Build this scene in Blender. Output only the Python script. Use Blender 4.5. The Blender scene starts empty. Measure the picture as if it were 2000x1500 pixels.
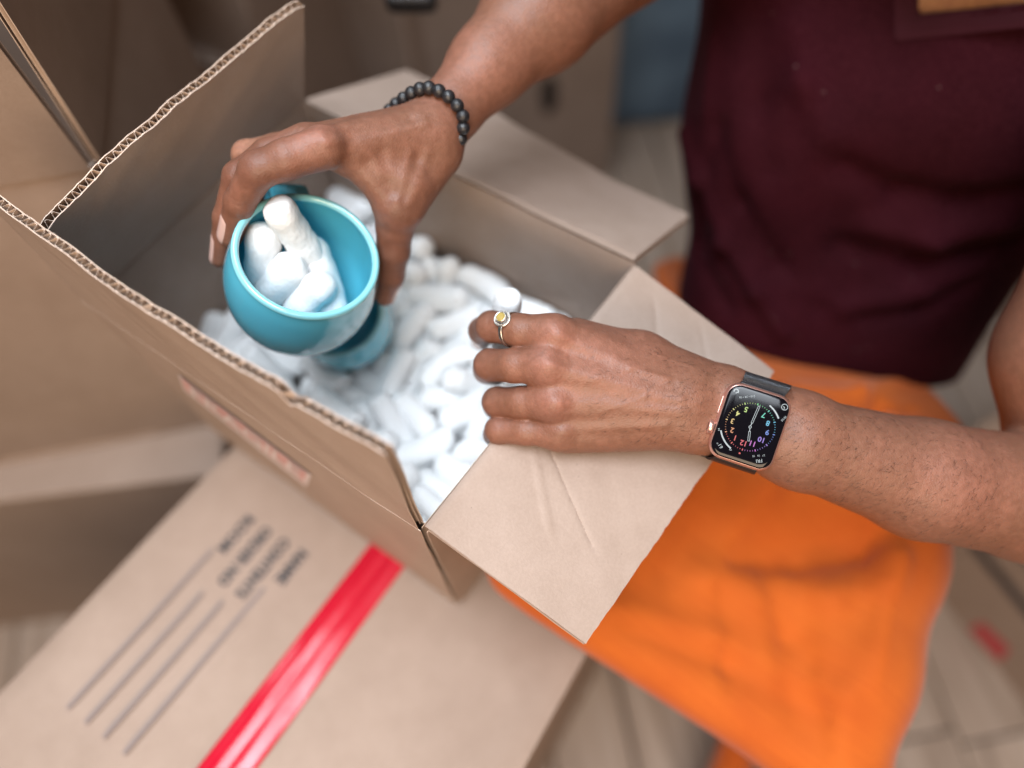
import bpy, math, random
import numpy as np
from mathutils import Vector, Matrix
random.seed(7); rng = np.random.default_rng(7)
SC = bpy.context.scene
COL = SC.collection

# ---------------------------------------------------------------- camera
F_PX = 1520.2                                   # focal length in pixels of the 2000 x 1500 frame
RC = np.array([[0.57585, -0.81612, -0.04847], [-0.73862, -0.49392, -0.45879], [0.35049, 0.29999, -0.88722]])
u_, _s, v_ = np.linalg.svd(RC); RC = u_ @ v_
CAM = np.array([-0.06039, -0.12218, 0.94953])
FLOOR = -0.30
cd = bpy.data.cameras.new("camera"); cam = bpy.data.objects.new("camera", cd); COL.objects.link(cam)
cd.sensor_width = 36; cd.lens = 36 * F_PX / 2000; cd.clip_start = 0.02; cd.clip_end = 50
M = np.eye(4); M[:3, 0] = RC[0]; M[:3, 1] = -RC[1]; M[:3, 2] = -RC[2]; M[:3, 3] = CAM
cam.matrix_world = Matrix(M.tolist())
cd.dof.use_dof = True; cd.dof.focus_distance = 0.402; cd.dof.aperture_fstop = 1.6; cd.dof.aperture_blades = 7
SC.camera = cam

# ---------------------------------------------------------------- world and lamps (an indoor, window-lit room)
w = bpy.data.worlds.new("World"); SC.world = w; w.use_nodes = True
bg = w.node_tree.nodes["Background"]; bg.inputs[0].default_value = (1.0, 0.59, 0.35, 1); bg.inputs[1].default_value = 0.15
def area(name, loc, target, size, power, color, size_y=None):
    l = bpy.data.lights.new(name, 'AREA'); l.energy = power; l.color = color; l.size = size
    if size_y: l.shape = 'RECTANGLE'; l.size_y = size_y
    o = bpy.data.objects.new(name, l); COL.objects.link(o); o.location = loc
    o.rotation_euler = (Vector(target) - Vector(loc)).to_track_quat('-Z', 'Y').to_euler()
    return o
area("ceiling_light", (-0.22, -0.02, 2.3), (-0.02, 0.04, 0.5), 1.1, 12.5, (0.86, 0.925, 1.0), 1.1).data.spread = math.radians(72)
area("window_light", (0.45, 0.80, 2.1), (0.0, 0.05, 0.45), 0.7, 19, (0.84, 0.93, 1.0), 0.7)
area("low_warm_fill", (-0.90, -0.60, 1.25), (0.0, 0.08, 0.4), 0.8, 24.0, (1.0, 0.76, 0.54), 0.8)  # warm fill lamp, added to lift the faces turned towards the camera
SC.view_settings.view_transform = 'Standard'; SC.view_settings.look = 'None'
SC.view_settings.exposure = -0.25; SC.view_settings.gamma = 1.0
SC.cycles.use_denoising = True
SC.cycles.max_bounces = 8; SC.cycles.sample_clamp_indirect = 6

# ---------------------------------------------------------------- measuring helpers
def ray(x, y): return RC.T @ np.array([(x - 1000) / F_PX, (y - 750) / F_PX, 1.0])
def at(x, y, d): return CAM + ray(x, y) * d / 100.0          # a point d cm deep
def on_z(x, y, z): r = ray(x, y); return CAM + r * (z - CAM[2]) / r[2]
def on_plane(x, y, P, n): r = ray(x, y); return CAM + r * ((P - CAM) @ n) / (r @ n)
def nrm(v): v = np.asarray(v, float); return v / np.linalg.norm(v)
def cm2px(c, d): return c * F_PX / d

# ---------------------------------------------------------------- object helpers
def tag(o, label=None, cat=None, group=None, kind=None):
    if label: o["label"] = label
    if cat: o["category"] = cat
    if group: o["group"] = group
    if kind: o["kind"] = kind
    return o
def empty(name, loc=(0, 0, 0)):
    o = bpy.data.objects.new(name, None); COL.objects.link(o); o.location = Vector([float(c) for c in loc]); o.empty_display_size = 0.02
    return o
def mesh_obj(name, verts, faces, mat, parent=None, smooth=True, mats=None, midx=None, attrs=None):
    me = bpy.data.meshes.new(name)
    verts = np.asarray(verts, float)
    off = np.zeros(3)
    if parent is not None and parent.type == 'EMPTY': off = np.array(parent.location)
    elif parent is not None:
        p = parent; off = np.zeros(3)
        while p is not None: off = off + np.array(p.location); p = p.parent
    me.from_pydata((verts - off).tolist(), [], faces if isinstance(faces, list) else faces.tolist())
    for m_ in (mats or [mat]): me.materials.append(m_)
    if midx is not None: me.polygons.foreach_set("material_index", np.asarray(midx, np.int32))
    me.polygons.foreach_set("use_smooth", np.full(len(me.polygons), smooth))
    if attrs:
        for k, (a, typ) in attrs.items():
            at_ = me.attributes.new(k, typ, 'POINT')
            a = np.asarray(a, np.float32)
            if typ == 'FLOAT': at_.data.foreach_set("value", a.ravel())
            else: at_.data.foreach_set("color", np.c_[a, np.ones(len(a))].ravel().astype(np.float32))
    me.update()
    o = bpy.data.objects.new(name, me); COL.objects.link(o)
    if parent is not None: o.parent = parent
    return o
def sharp(o, ang=35):
    me = o.data
    if hasattr(me, "set_sharp_from_angle"): me.set_sharp_from_angle(angle=math.radians(ang))
    return o

# ---------------------------------------------------------------- material helpers
def new_mat(name):
    m = bpy.data.materials.new(name); m.use_nodes = True
    nt = m.node_tree; b = nt.nodes["Principled BSDF"]
    return m, nt, b
def node(nt, t, **kw):
    n = nt.nodes.new(t)
    for k, v in kw.items():
        if k in n.inputs.keys(): n.inputs[k].default_value = v
        else: setattr(n, k, v)
    return n
def ramp(nt, fac, stops):
    r = nt.nodes.new("ShaderNodeValToRGB"); e = r.color_ramp.elements
    while len(e) < len(stops): e.new(0.5)
    for i, (p, c) in enumerate(stops): e[i].position = p; e[i].color = (*c, 1) if len(c) == 3 else c
    nt.links.new(fac, r.inputs[0]); return r.outputs[0]
def mixc(nt, fac, a, b, mode='MIX'):
    n = nt.nodes.new("ShaderNodeMix"); n.data_type = 'RGBA'; n.blend_type = mode
    for s, v in ((0, fac), (6, a), (7, b)):
        if isinstance(v, (int, float)): n.inputs[s].default_value = v
        elif isinstance(v, tuple): n.inputs[s].default_value = (*v, 1) if len(v) == 3 else v
        else: nt.links.new(v, n.inputs[s])
    return n.outputs[2]
def bump(nt, b, height, strength, dist):
    n = nt.nodes.new("ShaderNodeBump"); n.inputs["Strength"].default_value = strength; n.inputs["Distance"].default_value = dist
    nt.links.new(height, n.inputs["Height"]); nt.links.new(n.outputs[0], b.inputs["Normal"]); return n
def math_n(nt, op, a, b=None, c=None):
    n = nt.nodes.new("ShaderNodeMath"); n.operation = op
    for i, v in enumerate((a, b, c)):
        if v is None: continue
        if isinstance(v, (int, float)): n.inputs[i].default_value = v
        else: nt.links.new(v, n.inputs[i])
    return n.outputs[0]

def kraft(name, base, dark, light, flute=True):
    m, nt, b = new_mat(name)
    tc = node(nt, "ShaderNodeTexCoord").outputs["Object"]
    def noise(scale, detail=4, rough=.6, vec=None):
        n = node(nt, "ShaderNodeTexNoise"); n.inputs["Scale"].default_value = scale; n.inputs["Detail"].default_value = detail; n.inputs["Roughness"].default_value = rough
        nt.links.new(vec if vec is not None else tc, n.inputs["Vector"]); return n.outputs[0]
    big = noise(9, 3); mid = noise(70, 4); fine = noise(650, 3, .7); fib = noise(1500, 2)
    c = ramp(nt, big, [(0.3, dark), (0.55, base), (0.78, light)])
    c = mixc(nt, 0.22, c, ramp(nt, mid, [(0.35, dark), (0.65, light)]))
    c = mixc(nt, 0.16, c, ramp(nt, fine, [(0.38, tuple(x * .72 for x in dark)), (0.66, light)]))
    vor = node(nt, "ShaderNodeTexVoronoi"); vor.inputs["Scale"].default_value = 160; nt.links.new(tc, vor.inputs["Vector"])
    spk = math_n(nt, 'LESS_THAN', vor.outputs["Distance"], 0.055)
    sel = math_n(nt, 'GREATER_THAN', noise(37, 1), 0.60)
    c = mixc(nt, math_n(nt, 'MULTIPLY', math_n(nt, 'MULTIPLY', spk, sel), .55), c, tuple(x * .35 for x in dark))
    nt.links.new(c, b.inputs["Base Color"])
    b.inputs["Roughness"].default_value = 0.62; b.inputs["Specular IOR Level"].default_value = 0.42
    h = math_n(nt, 'ADD', math_n(nt, 'MULTIPLY', fine, .5), math_n(nt, 'MULTIPLY', mid, 1.0))
    h = math_n(nt, 'ADD', h, math_n(nt, 'MULTIPLY', fib, .25))
    bump(nt, b, h, 0.35, 0.0009)
    return m
M_KRAFT = kraft("kraft_outer", (.325, .243, .194), (.28, .205, .160), (.37, .282, .228))
M_KRAFTIN = kraft("kraft_inner", (.336, .255, .209), (.292, .217, .173), (.380, .293, .245))
M_EDGE = kraft("kraft_cut_edge", (.66, .52, .43), (.58, .44, .35), (.74, .61, .52))
M_FLUTE = kraft("kraft_flute", (.50, .37, .28), (.40, .28, .2), (.6, .46, .37))

def simple(name, col, rough=.5, metal=0.0, spec=.5, emit=None, es=1.0, coat=0):
    m, nt, b = new_mat(name); b.inputs["Base Color"].default_value = (*col, 1); b.inputs["Roughness"].default_value = rough
    b.inputs["Metallic"].default_value = metal; b.inputs["Specular IOR Level"].default_value = spec
    if coat: b.inputs["Coat Weight"].default_value = coat; b.inputs["Coat Roughness"].default_value = .06
    if emit: b.inputs["Emission Color"].default_value = (*emit, 1); b.inputs["Emission Strength"].default_value = es
    return m
# ---------------------------------------------------------------- floor of planks
_VN = {}
def vnoise(x, seed=0, octaves=3):
    """smooth 1-D noise, roughly -1..1"""
    x = np.asarray(x, float); r = np.zeros_like(x); a = 1.0
    for k in range(octaves):
        g = _VN.get(seed * 17 + k)
        if g is None: g = _VN[seed * 17 + k] = np.random.default_rng(seed * 17 + k).uniform(-1, 1, 4096)
        xi = np.floor(x).astype(int); t = x - xi; t = t * t * (3 - 2 * t)
        r += a * (g[xi % 4096] * (1 - t) + g[(xi + 1) % 4096] * t); a *= .5; x = x * 2.03 + 11.3
    return r

def wood(name, c1, c2, c3):
    m, nt, b = new_mat(name)
    tc = node(nt, "ShaderNodeTexCoord").outputs["Object"]
    oi = node(nt, "ShaderNodeObjectInfo")
    mp = node(nt, "ShaderNodeMapping"); mp.inputs["Scale"].default_value = (2.2, 26, 1); nt.links.new(tc, mp.inputs[0])
    off = node(nt, "ShaderNodeCombineXYZ"); nt.links.new(math_n(nt, 'MULTIPLY', oi.outputs["Random"], 37.0), off.inputs[0]); nt.links.new(off.outputs[0], mp.inputs["Location"])
    n1 = node(nt, "ShaderNodeTexNoise"); n1.inputs["Scale"].default_value = 1.6; n1.inputs["Detail"].default_value = 6; nt.links.new(mp.outputs[0], n1.inputs[0])
    n2 = node(nt, "ShaderNodeTexNoise"); n2.inputs["Scale"].default_value = 5; n2.inputs["Detail"].default_value = 3; nt.links.new(tc, n2.inputs[0])
    c = ramp(nt, n1.outputs[0], [(0.32, c1), (0.52, c2), (0.72, c3)])
    c = mixc(nt, math_n(nt, 'MULTIPLY', n2.outputs[0], .5), c, c3)
    c = mixc(nt, math_n(nt, 'MULTIPLY', oi.outputs["Random"], .35), c, c1)
    nt.links.new(c, b.inputs["Base Color"]); b.inputs["Roughness"].default_value = .55
    bump(nt, b, n1.outputs[0], .3, .002)
    return m
M_WOOD = wood("worn_planks", (.165, .112, .075), (.355, .272, .212), (.46, .382, .325))
M_GAP = simple("floor_gap", (.03, .022, .018), .9)
g_ = 6.0
fl = mesh_obj("floor", [(-g_, -g_, FLOOR - .012), (g_, -g_, FLOOR - .012), (g_, g_, FLOOR - .012), (-g_, g_, FLOOR - .012)], [(0, 1, 2, 3)], M_GAP, smooth=False)
tag(fl, kind="structure")
pl_dir = nrm([.70, .72, 0]); pl_nrm = np.array([-pl_dir[1], pl_dir[0], 0]); PW = 0.115
def plank_mesh(L, W):
    b_ = .0025; z1 = .012
    v = []; f = []
    prof = [(0, 0), (0, z1 - b_), (b_, z1), (W - b_, z1), (W, z1 - b_), (W, 0)]
    for x in (0, L):
        for (y, z) in prof: v.append((x, y, z))
    n = len(prof)
    for i in range(n - 1): f.append((i, i + 1, n + i + 1, n + i))
    f.append(tuple(range(n))[::-1]); f.append(tuple(range(n, 2 * n)))
    me = bpy.data.meshes.new("plank"); me.from_pydata(v, [], f); me.materials.append(M_WOOD); me.update(); return me
pms = [plank_mesh(l, PW - .004) for l in (1.196, 0.996, 1.396)]
rot = math.atan2(pl_dir[1], pl_dir[0])
kk = 0
for j in range(-24, 34):
    s = -3.2 - random.random()
    while s < 2.4:
        i = random.randrange(3); L = (1.2, 1.0, 1.4)[i]
        p = pl_dir * s + pl_nrm * (j * PW) + np.array([0.0, 0.1, 0])
        s += L
        c_ = p + pl_dir * L / 2
        d_ = RC @ (np.array([c_[0], c_[1], FLOOR]) - CAM)
        if d_[2] < .3 or abs(d_[0] / d_[2]) > 1.5 or abs(d_[1] / d_[2]) > 1.5: continue
        o = bpy.data.objects.new("plank", pms[i]); COL.objects.link(o); o.parent = fl
        o.location = (p[0], p[1], FLOOR - .0118 + random.uniform(-.0006, .0006)); o.rotation_euler = (0, 0, rot); kk += 1

# ---------------------------------------------------------------- corrugated board
def board_pts(S, u, s, side, T):
    """point of the board surface: S(u,s) centre surface; side -1/+1 gives the two liners"""
    e = 1e-3
    P = S(u, s); Pu = (S(u + e, s) - S(u - e, s)); Ps = (S(u, s + e) - S(u, s - e))
    n = np.cross(Pu, Ps); n /= np.linalg.norm(n, axis=-1, keepdims=True) + 1e-12
    off = T * side if np.ndim(side) == 0 else (T * np.asarray(side))[..., None]
    return P + n * off
def sheet(S, us, s0, s1, ns, side, T, th, uarr_fn=None):
    """closed thin sheet; s runs from s0(u) to s1(u)"""
    nu = len(us); tt = np.linspace(0, 1, ns)
    U = np.repeat(us[:, None], ns, 1); A = s0(us)[:, None]; B = s1(us)[:, None]
    Sg = A + (B - A) * tt[None, :]
    sd = np.full_like(U, side) if np.ndim(side) == 0 else np.repeat(side[:, None], ns, 1)
    h = th / T / 2
    V = []
    for q in (+h, -h):
        V.append(board_pts(S, U.ravel(), Sg.ravel(), (sd + q).ravel(), T))
    V = np.concatenate(V); N = nu * ns
    idx = np.arange(N).reshape(nu, ns)
    a = idx[:-1, :-1].ravel(); b = idx[1:, :-1].ravel(); c = idx[1:, 1:].ravel(); d = idx[:-1, 1:].ravel()
    F = [np.stack([a, b, c, d], 1), np.stack([a, d, c, b], 1) + N]
    mi = [np.zeros(len(a), int)] * 2
    edges = []
    def rim(i, j): edges.append(np.stack([i, i + N, j + N, j], 1))
    rim(idx[:-1, 0], idx[1:, 0]); rim(idx[1:, -1], idx[:-1, -1]); rim(idx[0, 1:], idx[0, :-1]); rim(idx[-1, :-1], idx[-1, 1:])
    E_ = np.concatenate(edges)
    F = np.concatenate(F + [E_]); mi = np.concatenate(mi + [np.ones(len(E_), int)])
    return V, F, mi
def board(name, S, u0, u1, s0, s1, parent, T=.0023, pitch=None, width=.27, out=M_KRAFT, inn=M_KRAFTIN, ns=14, nu=150, jag=0.0, seed=0, flip=False):
    """two liners and (when pitch is given) a fluted medium between them; s0,s1 functions of u"""
    us = np.linspace(u0, u1, nu)
    f0 = s0 if callable(s0) else (lambda u, c=s0: np.full_like(u, c))
    f1 = s1 if callable(s1) else (lambda u, c=s1: np.full_like(u, c))
    root = None
    for nm, side, m in (("liner", 1.0, out if not flip else inn), ("liner", -1.0, inn if not flip else out)):
        g1 = (lambda u, k=side: f1(u) + jag * vnoise(u * width / .004, seed + int(k * 3) + 5, 2))
        V, F, mi = sheet(S, us, f0, g1, ns, side, T, .0005)
        if root is None:
            VV, FF, MI = V, F, mi; mats = [m, M_EDGE]; first = m
        else:
            FF = np.concatenate([FF, F + len(VV)]); VV = np.concatenate([VV, V]); mi = np.where(mi == 0, 2, 1); MI = np.concatenate([MI, mi]); mats.append(m)
        root = 1
    o = mesh_obj(name, VV, FF.tolist(), None, parent, True, mats=mats, midx=MI); sharp(o, 40)
    if pitch:
        nw = int(round(width * (u1 - u0) / pitch)); nn = nw * 10 + 1
        uu = np.linspace(u0 + .002, u1 - .002, nn); ph = np.linspace(0, nw * 2 * math.pi, nn)
        amp = .80 + .10 * vnoise(np.linspace(0, nw * .8, nn), seed + 3, 2); ph = ph + .5 * vnoise(np.linspace(0, nw * .6, nn), seed + 4, 2)
        side = np.clip(amp * np.clip(1.25 * np.sin(ph), -1, 1), -.76, .76)
        g1 = (lambda u: f1(u) - .0004 + jag * 1.2 * vnoise(u * width / .003, seed + 9, 2))
        V, F, mi = sheet(S, uu, f0, g1, ns if ns > 40 else 5, side, T, .00035)
        fo = mesh_obj("fluting", V, F.tolist(), None, o, True, mats=[M_FLUTE, M_EDGE], midx=mi); sharp(fo, 60)
    return o

BZ = 0.36                                             # underside of the open box
K = {'A': (825, 1032, 40.96), 'B': (1240, 517, 48.04), 'C': (592, 197, 56.13), 'D': (168, 583, 49.05), 'Ab': (893, 1171, 58.07), 'Db': (432, 845, 66.15),
     'fA': (1140, 1262, 40.02), 'fB': (1512, 725, 47.10), 'gB': (1350, 425, 55.50), 'gC': (790, 143, 63.58), 'hA': (765, 882, 31.73), 'hD': (-49, 358, 39.81), 'kC': (590, -3, 46.33)}
P = {k: at(*v) for k, v in K.items()}
P['Bb'] = P['B'] + (P['Ab'] - P['A']) * 1.0; P['Bb'] = np.array([P['B'][0], P['B'][1], BZ]); P['Cb'] = np.array([P['C'][0], P['C'][1], BZ])
P['Ab'][2] = BZ; P['Db'][2] = BZ
P['kD'] = at(74, 446, 39.6)
HW = .193; FL = .105
def lerp(a, b, t): t = np.asarray(t)[..., None]; return a * (1 - t) + b * t
def make_surface(b0, b1, c0, c1, f0, f1, bend=.006, warp=None, crease=0.0, crs=1):
    """s<0 goes down the wall (fraction of the wall length .19), s>0 up the flap"""
    hw = (np.linalg.norm(c0 - b0) + np.linalg.norm(c1 - b1)) / 2; hf = (np.linalg.norm(f0 - c0) + np.linalg.norm(f1 - c1)) / 2
    def S(u, s):
        u = np.asarray(u, float); s = np.asarray(s, float)
        c = lerp(c0, c1, u); wv = (lerp(b0, b1, u) - c) / hw; fv = (lerp(f0, f1, u) - c) / hf
        t = np.clip((s + bend) / (2 * bend), 0, 1)
        # quadratic bend between wall and flap
        p0 = c + wv * bend; p2 = c + fv * bend
        q = (p0 * ((1 - t) ** 2)[..., None] + 2 * c * (t * (1 - t))[..., None] + p2 * (t ** 2)[..., None])
        lo = c + wv * np.maximum(-s, bend)[..., None]; hi = c + fv * np.maximum(s, bend)[..., None]
        r = np.where((s < -bend)[..., None], lo, np.where((s > bend)[..., None], hi, q))
        if warp is not None:
            n = np.cross(lerp(c1 - c0, c1 - c0, u), fv); n /= np.linalg.norm(n, axis=-1, keepdims=True)
            r = r + n * warp(u, s)[..., None]
        return r
    return S, hw, hf

box = empty("cardboard_box", (P['A'] + P['C'] + P['B'] + P['D']) / 4 * [1, 1, 0] + [0, 0, BZ])
tag(box, "open cardboard shipping box with raised and folded flaps, filled with white packing peanuts", "box")
PITCH = .0052
def soft(seed, amp, lo=0.0):
    return lambda u, s: amp * (vnoise(u * 4 + 3, seed, 2) * np.clip(s / .1, lo, 1) + .35 * vnoise(s * 60 + 9 + u * 3, seed + 1, 2))
walls = [
    # name, wall bottom pts, crease pts, flap pts, seed, warp, edge function
    ('near_right', 'Ab', 'Bb', 'A', 'B', 'fA', 'fB'),
    ('right_back', 'Bb', 'Cb', 'B', 'C', 'gB', 'gC'),
    ('back_left', 'Cb', 'Db', 'C', 'D', 'kC', 'kD'),
    ('left_near', 'Db', 'Ab', 'D', 'A', 'hD', 'hA'),
]
def notch(u):
    # torn bite and dented part of the top edge of the near-left flap (u: 0 far, 1 near)
    d = -.0020 * np.exp(-((u - .60) / .12) ** 2)
    d = d - .0060 * np.exp(-((u - .800) / .013) ** 2) - .0042 * np.clip((u - .785) / .012, 0, 1) * np.clip((1.0 - u) / .20, 0, 1) ** .7 + .0012 * np.exp(-((u - .765) / .014) ** 2)
    d = d - .0012 * vnoise(u * 30, 3, 2) - .003 * np.clip((.06 - u) / .06, 0, 1)
    return d
for i, (nm, b0, b1, c0, c1, f0, f1) in enumerate(walls):
    cr_ = lambda u, s, a, b, wd, lo, hi: np.exp(-((s - (a + b * (u - .3))) / wd) ** 2) * np.clip((u - lo) / .04, 0, 1) * np.clip((hi - u) / .04, 0, 1) * np.clip(s / .01, 0, 1)
    wp = [lambda u, s: .0006 * cr_(u, s, .052, -.34, .0022, .20, .44) - .0006 * cr_(u, s, .030, -.22, .0030, .16, .40) + .0006 * cr_(u, s, .125, -.16, .0028, .62, .96) + .0004 * cr_(u, s, .180, -.19, .0024, .72, .99) + .0022 * np.clip(s / .1, 0, 1) * np.sin(u * 3.1) + .0006 * vnoise(u * 6 + s * 30, 2, 2),
          lambda u, s: .0030 * np.clip(s / .1, 0, 1) * np.sin(u * 5.2 + .6) + .0008 * vnoise(u * 5, 5, 2),
          lambda u, s: (.0036 * np.sin(u * 3.3 + .2) + .0009 * vnoise(u * 5, 8, 2)) * np.clip(s / .1, 0, 1) + .0006 * vnoise(u * 5 + s * 40, 12, 2),
          lambda u, s: (.0044 * np.sin(u * 3.1) + .0008 * vnoise(u * 7, 21, 2)) * np.clip(s / .1, 0, 1) ** 1.2 + .0006 * vnoise(u * 6 + s * 30, 15, 2)][i]
    S, hw, hf = make_surface(P[b0], P[b1], P[c0], P[c1], P[f0], P[f1], bend=.0045 if i < 2 else .003, warp=wp)
    wid = float(np.linalg.norm(P[c1] - P[c0]))
    board("wall", S, 0.0, 1.0, -hw, 0.0, box, ns=20, nu=60, width=wid, flip=False)
    if i == 0: top = lambda u, h=hf: h + .0004 * vnoise(u * 9, 31, 2)
    elif i == 1: top = lambda u, h=hf: h - .0025 * np.exp(-((u - .0) / .015) ** 2) + .0012 * vnoise(u * 9, 33, 2)
    elif i == 2: top = lambda u, h=hf: h - .004 * np.clip((u - .965) / .035, 0, 1) + .0010 * vnoise(u * 12, 35, 2) - .0035 * np.clip((.05 - u) / .05, 0, 1)
    else: top = lambda u, h=hf: h + notch(u)
    board("flap", S, 0.006, .994, (.0008, .0008, .0019, .0010)[i], top, box, pitch=PITCH, ns=(70, 26, 26, 26)[i], nu=260, jag=(.00018, .00022, .00045, .00045)[i], seed=40 + i * 7, width=wid)
bt = [P['Ab'] + [.003, .003, .003], P['Bb'] + [-.003, .003, .003], P['Cb'] + [-.003, -.003, .003], P['Db'] + [.003, -.003, .003]]
mesh_obj("bottom_panel", [*bt, *[b + np.array([0, 0, .004]) for b in bt]], [(0, 3, 2, 1), (4, 5, 6, 7), (0, 1, 5, 4), (1, 2, 6, 5), (2, 3, 7, 6), (3, 0, 4, 7)], M_KRAFTIN, box, smooth=False)
# ---------------------------------------------------------------- cartons around
def hexa(name, b, t, mat, parent, bev=0.0):
    """closed box from 4 bottom and 4 top points"""
    v = [*b, *t]
    o = mesh_obj(name, v, [(3, 2, 1, 0), (4, 5, 6, 7), (0, 1, 5, 4), (1, 2, 6, 5), (2, 3, 7, 6), (3, 0, 4, 7)], mat, parent, smooth=False)
    return o
def panel(name, q, th, mat, parent, nx=14, ny=10, amp=.001, seed=0, inward=None, bow=0.0, rimm=None):
    """a slightly uneven cardboard panel, q = 4 corners round, th thickness to the inner side"""
    q = [np.asarray(p, float) for p in q]
    n = nrm(np.cross(q[1] - q[0], q[3] - q[0]))
    if inward is not None and n @ (np.asarray(inward) - q[0]) < 0: n = -n
    V = []
    for side in (0, 1):
        for j in range(ny + 1):
            for i in range(nx + 1):
                a, c = i / nx, j / ny
                p = (q[0] * (1 - a) + q[1] * a) * (1 - c) + (q[3] * (1 - a) + q[2] * a) * c
                e = min(1, 6 * a * (1 - a)) * min(1, 6 * c * (1 - c))
                V.append(p + n * (side * th + e * (amp * float(vnoise(np.array(a * 3 + c * 2.2 + 5), seed, 2)) + bow * math.sin(math.pi * a) * math.sin(math.pi * c))))
    W = nx + 1; N = W * (ny + 1); F = []; flipn = np.cross(q[1] - q[0], q[3] - q[0]) @ n > 0
    for j in range(ny):
        for i in range(nx):
            a = j * W + i
            f1 = (a, a + 1, a + 1 + W, a + W); f2 = tuple(x + N for x in f1)
            F.append(f1[::-1] if flipn else f1); F.append(f2 if flipn else f2[::-1])
    def rim(i, j): F.append((i, j, j + N, i + N))
    for i in range(nx): rim(i, i + 1); rim(ny * W + i + 1, ny * W + i)
    for j in range(ny): rim((j + 1) * W, j * W); rim(j * W + nx, (j + 1) * W + nx)
    me_mi = [0] * (2 * nx * ny) + [1] * (len(F) - 2 * nx * ny)
    o = mesh_obj(name, V, F, None, parent, True, mats=[mat, rimm or M_EDGE], midx=me_mi); sharp(o, 40); return o

# --- the labelled carton in front: closed, its lid slightly tilted, red tape and printing on it
D1 = np.array([0.98727538, 0.0658834, -0.14472976]); D2 = np.array([0.06658445, -0.99778079, 0.]); NW = np.array([0.14440857, 0.00963675, 0.98947122])
O2 = P['Ab'] - NW * .0042
def c2(a, b_, h=0.0): return O2 + D1 * a + D2 * b_ + NW * h
lab = empty("moving_carton", c2(-.17, -.07) * [1, 1, 0] + [0, 0, FLOOR + .001])
tag(lab, "closed carton with red tape and black printed lines, lying in front under the open box", "box", "moving boxes")
a0, a1, b0_, b1_ = -.47, .095, -.235, .1005
tops = [c2(a0, b0_), c2(a0, b1_), c2(a1, b1_), c2(a1, b0_)]
bots = [np.array([p[0], p[1], FLOOR + .001]) for p in tops]
for i in range(4):
    j = (i + 1) % 4
    panel("side_panel", [bots[i], bots[j], tops[j] - NW * .004, tops[i] - NW * .004], .004, M_KRAFT, lab, inward=sum(bots) / 4, seed=i)
mid = .008
def lid(name, bA, bB, seed):
    V = []; F = []; nx = 46; ny = 16; N = (nx + 1) * (ny + 1); n_ = 0
    for side in (0, 1):
        for j in range(ny + 1):
            for i in range(nx + 1):
                a = a0 + (a1 - a0) * i / nx; b_ = bA + (bB - bA) * j / ny
                ed = min(1, abs(b_ - b0_) / .03) * min(1, abs(b_ - b1_) / .03)
                h = .0014 * float(vnoise(np.array(a * 14 + b_ * 9 + 20), seed, 2)) * ed
                outer = min(abs(b_ - b0_), abs(b_ - b1_), abs(a - a1), abs(a - a0))
                h -= .0022 * max(0, 1 - outer / .003) ** 2
                V.append(c2(a, b_, h - side * .0038))
    W = nx + 1
    for j in range(ny):
        for i in range(nx):
            a = j * W + i; f = (a, a + 1, a + 1 + W, a + W)
            F.append(f[::-1]); F.append(tuple(x + N for x in f))
    def rim(i, j): F.append((i, j, j + N, i + N))
    for i in range(nx): rim(i, i + 1); rim(ny * W + i + 1, ny * W + i)
    for j in range(ny): rim((j + 1) * W, j * W); rim(j * W + nx, (j + 1) * W + nx)
    o = mesh_obj(name, V, F, M_KRAFT, lab); sharp(o, 40); return o
TB = -.058                                                 # where the tape's middle lies across the lid
lid("lid_flap", b0_, TB - .0006, 3); lid("lid_flap", TB + .0006, b1_, 4)
# printed lines and words on the lid (flat ink, a hair above the board)
M_LINE = simple("grey_ink", (.19, .15, .14), .6)
M_INK = simple("black_ink", (.040, .036, .040), .6)
def flat_text(name, body, size, parent, place, mat, bold=0.0, width=None):
    cu = bpy.data.curves.new(name, 'FONT'); cu.body = body; cu.size = size; cu.offset = bold; cu.resolution_u = 2
    to = bpy.data.objects.new(name, cu); COL.objects.link(to)
    bpy.context.view_layer.update()
    me = to.evaluated_get(bpy.context.evaluated_depsgraph_get()).to_mesh()
    vs = np.array([v.co[:] for v in me.vertices]); fs = [tuple(p.vertices) for p in me.polygons]
    to.evaluated_get(bpy.context.evaluated_depsgraph_get()).to_mesh_clear()
    bpy.data.objects.remove(to); bpy.data.curves.remove(cu)
    if width: vs[:, 0] *= width / vs[:, 0].max()
    return mesh_obj(name, [place(x, y) for x, y, _ in vs], fs, mat, parent, smooth=False)
for i, (word, tb, ln, lb, ls) in enumerate((("NAME", -.1268, .030, -.1295, -.069), ("CONTENTS", -.1447, .054, -.1485, -.093), ("ORDER NO", -.1627, .054, -.1660, -.096), ("ROOM", -.1812, .034, -.1835, -.067))):
    flat_text("printed_word", word, .0125, lab, lambda x, y, tb=tb: c2(-.030 - x, tb + y, .0022), M_INK, bold=.0004, width=ln)
    mesh_obj("printed_line", [c2(ls, lb - .0012, .0021), c2(-.2045, lb - .0036, .0021), c2(-.2045, lb - .0004, .0021), c2(ls, lb + .0020, .0021)], [(0, 1, 2, 3)], M_LINE, lab, smooth=False)
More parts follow.
